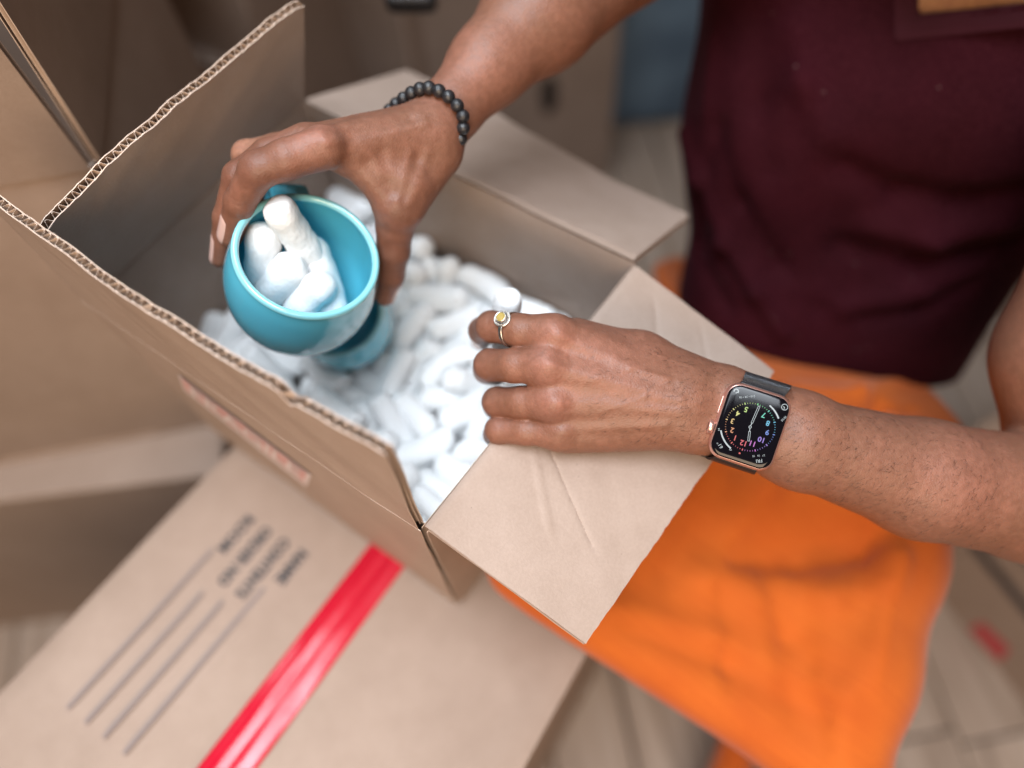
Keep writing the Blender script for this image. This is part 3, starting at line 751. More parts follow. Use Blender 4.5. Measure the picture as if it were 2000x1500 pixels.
# colour variation of the skin: darker knuckles and joints, pinker and paler places; finger and thumb shade tinted in
def tint(V, spots, base):
    c_ = np.tile(np.array(base, float), (len(V), 1))
    for (p, r, col, a) in spots:
        w_ = a * np.exp(-((((V - p) ** 2).sum(1)) / (r * r))); c_ = c_ * (1 - w_[:, None]) + np.array(col) * w_[:, None]
    return c_
SK = (.200, .091, .056); DKN = (.105, .043, .029); PNK = (.345, .145, .105); PAL = (.40, .20, .13)
sp2 = [(CC(*H2[f][2][:3]), 1.0, DKN, .55) for f in ('index', 'middle', 'ring')] + [(CC(*H2['little'][2][:3]), .9, DKN, .4)]
sp2 += [(s2(1070, 820), 1.1, DKN, .55), (s2(1055, 745), .7, DKN, .45), (s2(1050, 690), .7, DKN, .3)]
sp2 += [(s2(*c_), 1.1, PNK, .5) for c_ in ((1085, 650), (1068, 712), (1085, 788))] + [(s2(1200, 700), 2.4, PNK, .35), (s2(1900, 950), 3.0, PNK, .4), (s2(1895, 925), .5, DKN, .3), (s2(1790, 985), .45, DKN, .25)]
sp2 = [(CC(*H2[f][1][:3]), 1.7, (.19, .078, .045), .55) for f in ('index', 'middle', 'ring', 'little')] + sp2  # wide dark spots put finger shadow into the skin colour
sp2 += [(CC(*H2[f][-1][:3]), .9, PAL, .6) for f in H2]
sp1 = [(CC(*H1[f][2][:3]) + [0, 0, -.5], 1.0, DKN, .6) for f in ('index', 'middle')] + [(CC(*H1['index'][3][:3]), .8, DKN, .5), (s1(770, 405), 1.2, DKN, .45), (s1(755, 490), .8, DKN, .4)]
sp1 = [(CC(*H1[f][k][:3]), 1.7, (.17, .068, .040), .6) for f in ('index', 'middle') for k in (1, 2, 3)] + [(CC(*H1['thumb'][k][:3]), 1.8, (.16, .064, .038), .65) for k in (2, 3, 4)] + sp1  # shadow on fingers and thumb painted as darker tint
sp1 += [(CC(483, 290, 44.0), 1.5, PAL, .8), (s1(610, 262), 1.2, PNK, .5), (s1(900, 130), 2.5, PNK, .3), (CC(*H1['thumb'][5][:3]), .9, PAL, .6), (CC(*H1['index'][4][:3]), .6, PAL, .4), (CC(*H1['middle'][4][:3]), .6, PAL, .4)]
C2 = tint(V2, sp2, SK); C1 = tint(V1, sp1, SK)

# torso under the shirt
tor = lambda g: ('u', 4.0, [
    seg((1600, -160, 60), (1545, 250, 66), 8.6 + g, 8.2 + g), seg((1545, 250, 66), (1500, 590, 74), 8.2 + g, 7.4 + g), seg((1500, 590, 74), (1505, 720, 78), 7.4 + g, 7.4 + g),
    seg((2060, -120, 58), (1960, 250, 64), 9.0 + g, 8.8 + g), seg((1960, 250, 64), (1740, 575, 73), 8.8 + g, 7.5 + g), seg((1740, 575, 73), (1705, 700, 77), 7.5 + g, 7.6 + g),
    seg((1760, -100, 60), (1740, 250, 66), 9 + g, 8.5 + g), seg((1740, 250, 66), (1625, 580, 74), 8.5 + g, 7.8 + g),
    seg((1700, 150, 60), (1715, 190, 60), 6.0 + g, 6.0 + g), seg((1960, 170, 58), (1965, 200, 58), 6.2 + g, 6.2 + g)])
chest = ('u', 3.0, [tor(-1.7), seg((1560, -330, 55), (2400, 120, 50), 4.0, 4.0), seg((1900, -350, 44), (1830, -120, 56), 5, 6)])
b_ = np.array(bounds(chest)); VC, QC = mesh_field(field(chest), b_.min(0), b_.max(0), .6)
shirt_t = ('u', 2.2, [tor(0.0), seg((1560, -300, 51), (1440, -250, 51), 6.2, 5.6), seg((2400, 100, 44), (2360, 330, 43), 6.0, 5.6), seg((1560, -330, 55), (2400, 120, 50), 5.0, 5.0)])
d_ = eval_tree(shirt_t, VC); g_s = np.stack([eval_tree(shirt_t, VC + np.eye(3)[i] * .05) - d_ for i in range(3)], 1) / .05
mv = (d_ > -.45) & (d_ < 3.0); VC[mv] -= g_s[mv] * (d_[mv] + .45)[:, None]
NC = normals(VC, QC)
if ((VC - VC.mean(0)) * NC).sum(1).mean() < 0: QC = QC[:, ::-1]
CCc = np.tile(np.array((.30, .145, .060)), (len(VC), 1))

M_SKIN, nt, b = new_mat("skin")
ca = node(nt, "ShaderNodeAttribute", attribute_name="tint"); tcn = node(nt, "ShaderNodeTexCoord").outputs["Object"]
def nz(scale, det=4, rough=.6, dist=0.0):
    n = node(nt, "ShaderNodeTexNoise"); n.inputs["Scale"].default_value = scale; n.inputs["Detail"].default_value = det; n.inputs["Roughness"].default_value = rough; n.inputs["Distortion"].default_value = dist; nt.links.new(tcn, n.inputs[0]); return n.outputs[0]
n1 = nz(55, 5); n2 = nz(260, 4); n3 = nz(1400, 3)
c_ = mixc(nt, ramp(nt, n1, [(.35, (0, 0, 0)), (.7, (.32, .32, .32))]), ca.outputs["Color"], (.33, .135, .092))
c_ = mixc(nt, ramp(nt, n2, [(.40, (.35, .35, .35)), (.62, (0, 0, 0))]), c_, (.13, .056, .036))
vor = node(nt, "ShaderNodeTexVoronoi"); vor.inputs["Scale"].default_value = 75; nt.links.new(tcn, vor.inputs["Vector"])
fr = math_n(nt, 'MULTIPLY', math_n(nt, 'LESS_THAN', vor.outputs["Distance"], .06), math_n(nt, 'GREATER_THAN', nz(24, 1), .62))
c_ = mixc(nt, math_n(nt, 'MULTIPLY', fr, .35), c_, (.08, .03, .02))
nt.links.new(c_, b.inputs["Base Color"])
nt.links.new(ramp(nt, n2, [(.3, (.40, .40, .40)), (.7, (.54, .54, .54))]), b.inputs["Roughness"])
b.inputs["Specular IOR Level"].default_value = .42
b.inputs["Subsurface Weight"].default_value = .12; b.inputs["Subsurface Radius"].default_value = (.006, .002, .001); b.inputs["Subsurface Scale"].default_value = .8
v2 = node(nt, "ShaderNodeTexVoronoi"); v2.inputs["Scale"].default_value = 950; nt.links.new(tcn, v2.inputs["Vector"])
hh = math_n(nt, 'ADD', math_n(nt, 'MULTIPLY', v2.outputs["Distance"], .5), math_n(nt, 'MULTIPLY', n2, .9)); hh = math_n(nt, 'ADD', hh, math_n(nt, 'MULTIPLY', n3, .4))
bump(nt, b, hh, .38, .0006)

VA = np.concatenate([V2, V1, VC]); QA = np.concatenate([Q2, Q1 + len(V2), QC + len(V2) + len(V1)]); CA = np.concatenate([C2, C1, CCc])
person = empty("person", [.30, -.25, FLOOR])
tag(person, "person in maroon T-shirt and orange trousers, lifting a mug with one hand", "person")
body = mesh_obj("body", c2w(VA), QA[:, ::-1], M_SKIN, person, True, attrs={"tint": (CA, 'FLOAT_COLOR')})
def fix_normals(o):
    import bmesh
    bm = bmesh.new(); bm.from_mesh(o.data); bmesh.ops.recalc_face_normals(bm, faces=bm.faces[:]); bm.to_mesh(o.data); bm.free()

# fingernails
M_NAIL = simple("nail", (.62, .40, .34), .22, spec=.6, coat=.4)
def nail(a, b, ra, rb, out, t0, t1, half, tree, lift=.02):
    a = np.asarray(a, float); b = np.asarray(b, float); ax = nrm(b - a); L = np.linalg.norm(b - a); out = np.asarray(out, float); n = nrm(out - (out @ ax) * ax); s = np.cross(ax, n)
    V = []; nu, nv = 12, 10
    top = []
    for i in range(nu + 1):
        u = -1 + 2 * i / nu
        for j in range(nv + 1):
            v = -1 + 2 * j / nv
            # square to rounded square
            uu = u * math.sqrt(max(0, 1 - .42 * v * v)); vv = v * math.sqrt(max(0, 1 - .30 * u * u))
            t = (t0 + t1) / 2 + (t1 - t0) / 2 * uu; ph = vv * half; r = ra + (rb - ra) * t; rad = max(ra, rb)
            p = a + ax * (t * L) + (n * math.cos(ph) + s * math.sin(ph)) * (ra + (rb - ra) * min(t, 1.0))
            top.append(p)
    top = np.array(top)
    for _ in range(4):
        d = eval_tree(tree, top); e = .02; g = np.stack([eval_tree(tree, top + np.eye(3)[k] * e) - d for k in range(3)], 1) / e; top = top - g * d[:, None]
    d = eval_tree(tree, top); g = np.stack([eval_tree(tree, top + np.eye(3)[k] * .02) - d for k in range(3)], 1); g /= np.linalg.norm(g, axis=1, keepdims=True)
    i_ = np.repeat(np.arange(nu + 1), nv + 1); j_ = np.tile(np.arange(nv + 1), nu + 1)
    edge = (i_ == 0) | (i_ == nu) | (j_ == 0) | (j_ == nv)
    top = top + g * np.where(edge, -.02, lift + .02 * np.clip((i_ - nu * .6) / (nu * .4), 0, 1))[:, None]
    F = [(i * (nv + 1) + j, (i + 1) * (nv + 1) + j, (i + 1) * (nv + 1) + j + 1, i * (nv + 1) + j + 1) for i in range(nu) for j in range(nv)]
    o = mesh_obj("fingernail", c2w(top), F, M_NAIL, person); fix_normals(o); return o
def fn(H, f, out, t0, t1, half, tree, i0=3, i1=4):
    a, b = H[f][i0], H[f][i1]; return nail(CC(*a[:3]), CC(*b[:3]), a[3], b[3], out, t0, t1, half, tree)
fn(H1, 'index', (-.9, .25, -.62), .38, 1.35, .72, T1); fn(H1, 'middle', (-.95, .1, -.45), .42, 1.32, .72, T1)
fn(H1, 'thumb', (.95, .1, .05), .1, 1.3, .8, T1, 4, 5)
fn(H2, 'index', (-.55, .62, .2), .1, 1.2, .8, T2); fn(H2, 'middle', (-.8, -.1, .4), .4, 1.35, .7, T2); fn(H2, 'ring', (-.8, -.1, .4), .4, 1.35, .7, T2); fn(H2, 'little', (-.9, -.1, .3), .4, 1.3, .7, T2)

# fine dark hairs on wrist and forearm
hv = []; hf = []
rh = random.Random(5)
spots = []
while len(spots) < 760:
    x = rh.uniform(1150, 1960); 
    if rh.random() > (1.0 if 1260 < x < 1440 or x > 1540 else .3): continue
    mid_ = np.interp(x, [1150, 1400, 1600, 1800, 1960], [745, 795, 880, 945, 975]); half = np.interp(x, [1150, 1400, 1600, 1800, 1960], [110, 80, 92, 110, 118])
    spots.append((x, mid_ + rh.uniform(-1, 1) * half))
for (x, y) in spots:
    p, g = s2.hit(x, y)
    dr_ = nrm(np.array([-.9 + rh.uniform(-.5, .5), .35 + rh.uniform(-.7, .7), 0])); dr_ = nrm(dr_ - (dr_ @ g) * g); cu = np.cross(dr_, g) * rh.uniform(-1, 1)
    L = rh.uniform(.25, .62); w_ = .0072; k0 = len(hv)
    for i in range(5):
        t = i / 4; q = p + dr_ * L * t + cu * L * .6 * t * t + g * (.03 + .09 * math.sin(t * 2.6)); w2 = w_ * (1.05 - t)
        s_ = np.cross(dr_, g)
        hv += [q + s_ * w2, q - s_ * w2 * .5 + g * w2, q - s_ * w2 * .5 - g * w2]
    for i in range(4):
        for j in range(3): a = k0 + i * 3 + j; b2 = k0 + i * 3 + (j + 1) % 3; hf.append((a, b2, b2 + 3, a + 3))
M_HAIR = simple("arm_hair", (.03, .018, .014), .5)
tag(mesh_obj("arm_hair", c2w(np.array(hv)), hf, M_HAIR, person), kind="stuff")

# ---------------------------------------------------------------- clothes
def in_poly(x, y, poly):
    x = np.asarray(x); y = np.asarray(y); r = np.zeros(x.shape, bool); n = len(poly)
    for i in range(n):
        x1, y1 = poly[i]; x2, y2 = poly[(i + 1) % n]
        c_ = ((y1 > y) != (y2 > y)) & (x < (x2 - x1) * (y - y1) / (y2 - y1 + 1e-9) + x1); r ^= c_
    return r
def pix(V): return 1000 + F_PX * V[:, 0] / V[:, 2], 750 + F_PX * V[:, 1] / V[:, 2]
b_ = np.array(bounds(shirt_t)); Vt, Qt = mesh_field(lambda p: eval_tree(shirt_t, p), b_.min(0), b_.max(0), .9)
unc = Seen(Vt, Qt); pa = unc(1560, 716); hn = nrm(CC(1600, 585, 73.5) - CC(1745, 250, 65.5))
def shirt_f(p): return smax(eval_tree(shirt_t, p), (p - pa) @ hn, .5)
VS, QS = mesh_field(shirt_f, b_.min(0), b_.max(0), .36)
NS = normals(VS, QS)
if ((VS - VS.mean(0)) * NS).sum(1).mean() < 0: QS = QS[:, ::-1]; NS = -NS
sh = Seen(VS, QS)
folds = []
def fold(pts, r, amp, fn_):
    q = [fn_(*p) for p in pts]
    for i in range(len(q) - 1): folds.append((q[i], q[i + 1], r, amp))
for (pts, r, amp) in (
    ([(1340, 260), (1370, 350), (1420, 470), (1480, 570), (1530, 650)], .8, .75), ([(1400, 250), (1440, 400), (1520, 520), (1600, 600)], 1.0, -.45),
    ([(1320, 360), (1360, 480), (1420, 600)], .8, -.55), ([(1650, 330), (1760, 380), (1880, 400), (1990, 380)], 1.2, -.8), ([(1700, 440), (1820, 465), (1960, 440)], 1.2, .8),
    ([(1640, 480), (1780, 520), (1900, 500), (2000, 470)], 1.0, -.6), ([(1560, 60), (1570, 160), (1620, 260)], 1.3, .6), ([(1480, 40), (1480, 200), (1500, 330)], 1.2, -.35),
    ([(1700, 585), (1800, 570), (1900, 520)], .9, .45), ([(1690, 625), (1790, 610), (1890, 560)], .7, -.45), ([(1550, 560), (1650, 600), (1760, 590)], 1.0, .35), ([(1390, 80), (1380, 220)], .8, .35)):
    fold(pts, r, amp, sh)
VS = disp(VS, NS, folds)
VS = VS + NS * (.10 * vnoise(VS[:, 0] * .25 + VS[:, 1] * .13, 51, 2) * np.sin(VS[:, 1] * .5 + 1))[:, None]
fx, fy = pix(VS[QS].mean(1)); neckp = [(1792, -400), (1786, 8), (1800, 38), (2400, -32), (2400, -400)]
front = (NS[QS].mean(1)[:, 2] < .2)
QS = QS[~(in_poly(fx, fy, neckp) & front)]
M_SHIRT, nt, b = new_mat("maroon_jersey")
tcn = node(nt, "ShaderNodeTexCoord").outputs["Object"]
n = node(nt, "ShaderNodeTexNoise"); n.inputs["Scale"].default_value = 14; n.inputs["Detail"].default_value = 4; nt.links.new(tcn, n.inputs[0])
n2 = node(nt, "ShaderNodeTexNoise"); n2.inputs["Scale"].default_value = 900; n2.inputs["Detail"].default_value = 2; nt.links.new(tcn, n2.inputs[0])
cb = ramp(nt, n.outputs[0], [(.3, (.016, .0016, .0034)), (.7, (.026, .0028, .0060))])
cb = mixc(nt, ramp(nt, n2.outputs[0], [(.5, (0, 0, 0)), (.75, (.6, .6, .6))]), cb, (.070, .016, .022))
vor = node(nt, "ShaderNodeTexVoronoi"); vor.inputs["Scale"].default_value = 60; nt.links.new(tcn, vor.inputs["Vector"])
lint = math_n(nt, 'MULTIPLY', math_n(nt, 'LESS_THAN', vor.outputs["Distance"], .035), .5)
cb = mixc(nt, lint, cb, (.35, .26, .24))
nt.links.new(cb, b.inputs["Base Color"]); b.inputs["Roughness"].default_value = .85; b.inputs["Specular IOR Level"].default_value = .06
b.inputs["Sheen Weight"].default_value = .035; b.inputs["Sheen Roughness"].default_value = .4; b.inputs["Sheen Tint"].default_value = (.75, .35, .5, 1)
bump(nt, b, n2.outputs[0], .5, .0006)
shirt = mesh_obj("shirt", c2w(VS), QS[:, ::-1], M_SHIRT, person); fix_normals(shirt)
# ribbed collar band along the neckline
def strip(name, path, mat, parent, fn_, lift, half_w, thick=.05):
    P_ = [fn_(*p) for p in path]; P_ = np.array(P_); V = []; F = []
    for i, p in enumerate(P_):
        t = nrm(P_[min(i + 1, len(P_) - 1)] - P_[max(i - 1, 0)]); n = np.array([0, 0, -1.0]); n = nrm(n - (n @ t) * t); s = np.cross(t, n)
        for k in range(7):
            u = -1 + k / 3; V.append(p + s * half_w * u + n * (lift + thick * math.sqrt(max(0, 1 - u ** 4)) - .10 * abs(u) ** 6))
    for i in range(len(P_) - 1):
        for k in range(6): a = i * 7 + k; F.append((a, a + 1, a + 8, a + 7))
    o = mesh_obj(name, c2w(np.array(V)), F, mat, parent); fix_normals(o); return o
M_RIB, nt, b = new_mat("maroon_rib"); tcn = node(nt, "ShaderNodeTexCoord").outputs["Object"]
b.inputs["Base Color"].default_value = (.035, .006, .010, 1); b.inputs["Roughness"].default_value = .9; b.inputs["Specular IOR Level"].default_value = .15
wv = node(nt, "ShaderNodeTexWave"); wv.inputs["Scale"].default_value = 420; nt.links.new(tcn, wv.inputs[0]); bump(nt, b, wv.outputs[0], .6, .0006)
strip("collar_band", [(1770, y) for y in range(-120, 74, 12)], M_RIB, shirt, sh, .10, .84)
strip("collar_band", [(x, 56 - (x - 1762) * .105) for x in range(1748, 2200, 16)], M_RIB, shirt, sh, .16, .84)

# orange trousers / skirt cloth stretched between the knees
leg_t = ('u', 3.5, [
    seg((1632, 600, 75), (1690, 790, 65), 7.6, 7.2), seg((1690, 790, 65), (1680, 1080, 60), 7.2, 5.4), seg((1680, 1080, 60), (1654, 1300, 56), 5.4, 4.1), seg((1654, 1300, 56), (1640, 1520, 52.5), 4.1, 2.6),
    seg((1450, 520, 80), (1480, 680, 74), 9.0, 8.0), seg((1490, 700, 74), (1130, 985, 62), 7.4, 4.2),
    *[seg((1620 - 60 * (1 - t), 800 + 60 * t, 65.5), (1010 + 620 * t, 1110 + 395 * t, 55.5 - 1.5 * t), 4.6, 1.3) for t in np.linspace(0, 1, 11)],
    seg((1000, 1098, 55.6), (1680, 1532, 53.8), 1.0, 1.0)])
leg_t = ('u', .3, [leg_t, ('u', 1.0, [seg((1440, 1450, 90), (1400, 1660, 100), 2.0, 4.5), seg((1560, 1490, 86), (1570, 1690, 96), 2.6, 5.0), seg((1440, 1510, 94), (1370, 1690, 102), 1.2, 3.6)])])
b_ = np.array(bounds(leg_t)); VL, QL = mesh_field(lambda p: smax(eval_tree(leg_t, p), -((p - pa) @ hn) - .1, .3), b_.min(0), b_.max(0), .45)
NL = normals(VL, QL)
if ((VL - VL.mean(0)) * NL).sum(1).mean() < 0: QL = QL[:, ::-1]; NL = -NL
lg = Seen(VL, QL)
folds = []
for (pts, r, amp) in (
    ([(1400, 1070), (1520, 1090), (1640, 1070)], 2.2, -.8), ([(1640, 1060), (1740, 1020)], 2.4, -1.1), ([(1610, 790), (1500, 950), (1380, 1120)], 1.0, .35), ([(1540, 770), (1440, 900), (1300, 1120)], 1.0, -.4), ([(1720, 830), (1700, 1050), (1640, 1320)], 1.0, -.35), ([(1770, 860), (1760, 1080), (1700, 1330)], .9, .35), ([(1500, 1120), (1540, 1250), (1560, 1420)], .9, -.3), ([(1230, 1230), (1420, 1300), (1600, 1400)], .8, -.28), ([(1180, 1180), (1400, 1240), (1600, 1330)], 1.0, .3), ([(1480, 1150), (1620, 1160), (1740, 1130)], 1.3, .35), ([(1400, 1130), (1520, 1120), (1640, 1130)], 1.3, .35), ([(1560, 760), (1680, 770), (1790, 735)], .9, .5), ([(1600, 800), (1720, 790), (1820, 740)], .8, -.7),
    ([(1640, 860), (1740, 820), (1850, 770)], .9, .5), ([(1560, 1150), (1580, 1300), (1600, 1450)], .8, -.22), ([(1480, 1180), (1500, 1330)], 1.0, .25),
    ([(1640, 1200), (1650, 1350), (1640, 1480)], 1.0, .25), ([(1290, 520), (1320, 580)], .6, .3),
    ([(1440, 1100), (1560, 1110), (1680, 1085), (1790, 1010)], .5, -.35), ([(1560, 830), (1660, 850), (1780, 800)], .5, -.4), ([(1530, 760), (1600, 790)], .5, .35), ([(1700, 1180), (1690, 1350)], .5, -.16), ([(1410, 1150), (1430, 1340)], .6, -.2), ):
    fold(pts, r, amp, lg)
VL = disp(VL, NL, folds)
M_CLOTH, nt, b = new_mat("orange_cotton")
tcn = node(nt, "ShaderNodeTexCoord").outputs["Object"]
n = node(nt, "ShaderNodeTexNoise"); n.inputs["Scale"].default_value = 16; n.inputs["Detail"].default_value = 5; nt.links.new(tcn, n.inputs[0])
mp = node(nt, "ShaderNodeMapping"); mp.inputs["Rotation"].default_value = (0, 0, .75); mp.inputs["Scale"].default_value = (420, 16, 16); nt.links.new(tcn, mp.inputs[0])
n2 = node(nt, "ShaderNodeTexNoise"); n2.inputs["Scale"].default_value = 1; n2.inputs["Detail"].default_value = 3; nt.links.new(mp.outputs[0], n2.inputs[0])
cb = ramp(nt, n.outputs[0], [(.3, (.43, .084, .007)), (.7, (.52, .118, .011))])
cb = mixc(nt, math_n(nt, 'MULTIPLY', n2.outputs[0], .55), cb, (.36, .06, .006))
nt.links.new(cb, b.inputs["Base Color"]); b.inputs["Roughness"].default_value = .8; b.inputs["Specular IOR Level"].default_value = .2; b.inputs["Sheen Weight"].default_value = .15
bump(nt, b, n2.outputs[0], .35, .0008)
tr = mesh_obj("trousers", c2w(VL), QL[:, ::-1], M_CLOTH, person); fix_normals(tr)
fix_normals(body)
# ---------------------------------------------------------------- packing peanuts (settled positions of both ends in mm, radius in 0.1 mm)
PEA = "56 124 423 43 126 447 92,144 95 423 167 84 437 89,66 118 438 64 142 448 93,47 91 423 70 100 440 84,172 31 440 143 22 435 87,27 29 441 29 59 440 91,123 154 440 142 172 423 90,30 140 445 47 139 424 87,184 62 436 190 30 440 90,190 214 423 190 224 445 93,57 118 454 43 102 437 91,11 12 422 29 12 447 85,143 204 423 126 179 437 90,190 254 440 161 258 440 91,127 121 440 156 129 438 93,177 101 438 190 80 439 92,190 229 463 190 258 458 94,84 259 422 55 259 439 84,170 206 423 183 205 445 94,12 226 438 12 258 441 91,12 71 440 12 38 439 87,63 52 439 88 47 423 89,109 13 439 75 13 439 91,127 15 438 129 46 439 94,152 106 435 172 117 442 86,44 156 438 17 156 439 92,79 64 440 98 74 430 89,190 116 441 190 141 440 94,127 234 440 143 253 442 94,78 197 444 71 228 436 89,183 13 430 164 13 448 94,121 246 453 145 258 462 94,86 108 439 81 140 442 93,97 133 449 118 138 423 94,96 200 439 126 198 445 94,94 212 452 113 219 436 89,56 236 439 76 255 446 88,48 60 437 72 79 436 85,190 13 447 170 13 466 92,12 42 456 12 13 450 91,173 42 455 145 38 443 94,115 206 423 140 213 439 92,29 64 423 43 84 438 87,62 190 440 55 218 438 88,12 132 441 31 116 438 90,113 94 440 85 90 439 90,104 112 438 121 111 455 94,143 59 438 170 51 439 91,45 193 437 44 210 460 88,152 139 423 137 147 449 87,45 13 441 45 40 438 90,100 28 438 80 38 443 85,89 221 434 110 240 437 89,190 188 440 190 169 457 94,110 77 463 126 65 439 94,181 167 439 167 191 440 90,142 132 456 115 133 453 90,28 242 448 59 242 459 88,160 150 435 182 154 451 90,182 138 465 173 134 440 89,174 225 423 180 239 445 91,34 218 438 41 245 436 94,137 49 456 122 30 456 92,103 119 459 75 113 452 86,41 51 451 41 19 457 86,26 99 444 47 87 460 92,148 230 439 157 215 465 95,155 187 452 173 216 455 91,166 117 459 154 146 451 93,93 84 455 108 62 438 87,125 258 441 95 258 451 87,156 176 435 167 159 460 95,127 83 441 152 74 439 94,12 173 438 40 176 436 89,57 44 454 60 17 451 93,151 91 447 129 103 440 91,137 232 455 160 249 456 93,102 13 456 129 13 456 90,96 27 465 124 22 472 92,190 122 458 190 93 456 94,147 159 441 139 180 450 89,21 228 457 48 225 453 92,73 38 460 83 13 456 95,58 84 444 65 106 464 84,172 184 456 190 199 460 87,31 88 423 12 88 439 88,105 97 456 132 88 458 90,148 37 463 145 13 450 89,32 58 467 27 79 445 94,30 258 441 51 258 456 86,113 40 439 90 51 440 87,11 116 452 11 99 422 85,89 229 450 80 246 433 86,146 205 454 124 207 463 91,191 67 452 191 41 454 85,32 179 454 28 200 438 94,174 71 447 154 58 456 92,28 41 463 25 12 464 85,135 67 457 164 84 458 93,71 152 436 56 171 441 85,150 197 438 166 219 439 90,12 208 438 27 213 463 86,120 42 471 91 42 455 86,163 240 441 172 225 470 90,71 230 454 83 250 462 94,140 115 453 165 101 451 85,12 64 456 12 96 454 86,73 74 453 79 97 455 89,115 52 452 87 61 456 95,12 191 438 12 199 462 88,181 77 463 184 47 470 94,102 240 453 125 217 448 90,46 72 450 70 56 455 89"
PEA_LABEL = {75: 'loose white peanut closest to the tip of the ringed index finger', 32: 'loose white peanut closest to the lower rim of the second turquoise mug', 80: 'loose white peanut closest to the dark thumb holding the mug', 97: 'loose white peanut closest to the near corner of the open box', 95: 'loose white peanut closest to the torn notch in the raised flap edge', 102: 'loose white peanut closest to the little finger of the resting hand', 89: 'loose white peanut closest to the fingertips left of the held mug', 59: 'loose white peanut closest to the inner back wall of the box', 79: 'loose white peanut closest to the peanut pinched by the ringed finger', 54: 'loose white peanut closest to the middle finger of the resting hand', 65: 'loose white peanut closest to the near top corner of the raised flap', 16: 'loose white peanut closest to the handle of the held mug', 49: 'loose white peanut closest to the right side of the second mug', 105: 'loose white peanut second closest to the tip of the ringed index finger', 2: 'loose white peanut second closest to the lower rim of the second turquoise mug', 71: 'loose white peanut second closest to the dark thumb holding the mug', 64: 'loose white peanut second closest to the near corner of the open box', 25: 'loose white peanut second closest to the torn notch in the raised flap edge', 90: 'loose white peanut second closest to the little finger of the resting hand', 57: 'loose white peanut second closest to the fingertips left of the held mug', 58: 'loose white peanut second closest to the inner back wall of the box', 27: 'loose white peanut second closest to the peanut pinched by the ringed finger', 86: 'loose white peanut second closest to the middle finger of the resting hand', 83: 'loose white peanut second closest to the near top corner of the raised flap', 108: 'loose white peanut second closest to the ring finger of the resting hand', 9: 'loose white peanut second closest to the handle of the held mug', 56: 'loose white peanut second closest to the right side of the second mug', 33: 'loose white peanut third closest to the lower rim of the second turquoise mug', 88: 'loose white peanut third closest to the near corner of the open box', 99: 'loose white peanut third closest to the torn notch in the raised flap edge', 82: 'loose white peanut third closest to the little finger of the resting hand', 81: 'loose white peanut third closest to the fingertips left of the held mug', 53: 'loose white peanut third closest to the inner back wall of the box', 110: 'loose white peanut third closest to the peanut pinched by the ringed finger', 63: 'loose white peanut fourth closest to the lower rim of the second turquoise mug', 74: 'loose white peanut fourth closest to the near corner of the open box', 43: 'loose white peanut fourth closest to the torn notch in the raised flap edge', 48: 'loose white peanut fourth closest to the fingertips left of the held mug', 112: 'loose white peanut fourth closest to the near top corner of the raised flap', 46: 'loose white peanut fifth closest to the middle finger of the resting hand', 107: 'loose white peanut fifth closest to the near top corner of the raised flap', 69: 'loose white peanut fifth closest to the ring finger of the resting hand', 14: 'loose white peanut fifth closest to the right side of the second mug', 10: 'loose white peanut sixth closest to the lower rim of the second turquoise mug', 68: 'loose white peanut sixth closest to the peanut pinched by the ringed finger'}
M_FOAM, nt, b = new_mat("white_foam")
tcn = node(nt, "ShaderNodeTexCoord").outputs["Object"]
v1 = node(nt, "ShaderNodeTexVoronoi"); v1.inputs["Scale"].default_value = 380; nt.links.new(tcn, v1.inputs["Vector"])
n1 = node(nt, "ShaderNodeTexNoise"); n1.inputs["Scale"].default_value = 180; n1.inputs["Detail"].default_value = 4; nt.links.new(tcn, n1.inputs[0])
b.inputs["Base Color"].default_value = (.87, .89, .90, 1); b.inputs["Roughness"].default_value = .6; b.inputs["Specular IOR Level"].default_value = .25
b.inputs["Subsurface Weight"].default_value = .10; b.inputs["Subsurface Radius"].default_value = (.010, .010, .010); b.inputs["Subsurface Scale"].default_value = 1.0
hh = math_n(nt, 'ADD', math_n(nt, 'MULTIPLY', v1.outputs["Distance"], .6), n1.outputs[0]); bump(nt, b, hh, .50, .0009)
def peanut_mesh(seed, L, r, cut=0, plain=False):
    """foam piece along x; L between end centres; slightly bent, waisted, ends rounded or cut flat"""
    R_ = random.Random(seed); nu, nv = 22, 20; V = []; F = []
    bend = R_.uniform(.03, .20) * R_.choice((-1, 1)); waist = R_.uniform(-.03, .07); ph = [R_.uniform(0, 6.28) for _ in range(4)]
    if plain: bend *= .5; waist = -.02
    H = L / 2
    for i in range(nu + 1):
        t = i / nu; a = math.pi * t
        # superelliptic profile
        x = -math.copysign(abs(math.cos(a)) ** .75, math.cos(a)) * (H + r * .98)
        e = max(0, (abs(x) - H * .92) / (r * .98 + H * .08)); rr_ = r * math.sqrt(max(0, 1 - min(1, e) ** (2.6 if not cut else 5)))
        rr_ *= 1 - waist * math.cos(x / (H + r) * math.pi * .9) + .035 * math.sin(x * 520 + ph[0])
        for j in range(nv):
            p_ = 2 * math.pi * j / nv; k = 1 + .045 * math.sin(2 * p_ + ph[1] + x * 90) + .03 * math.sin(3 * p_ + ph[2] - x * 130) + .02 * math.sin(5 * p_ + ph[3])
            V.append((x, rr_ * k * math.cos(p_) + bend * (x * x) / (H + r) * 1.2, rr_ * k * math.sin(p_)))
    for i in range(nu):
        for j in range(nv): F.append((i * nv + j, i * nv + (j + 1) % nv, (i + 1) * nv + (j + 1) % nv, (i + 1) * nv + j))
    me = bpy.data.meshes.new("packing_peanut"); me.from_pydata(V, [], F); me.polygons.foreach_set("use_smooth", [True] * len(F)); me.materials.append(M_FOAM); me.update(); return me
PM = [peanut_mesh(i, .0285, .0094, cut=(i % 3 == 0)) for i in range(20)]
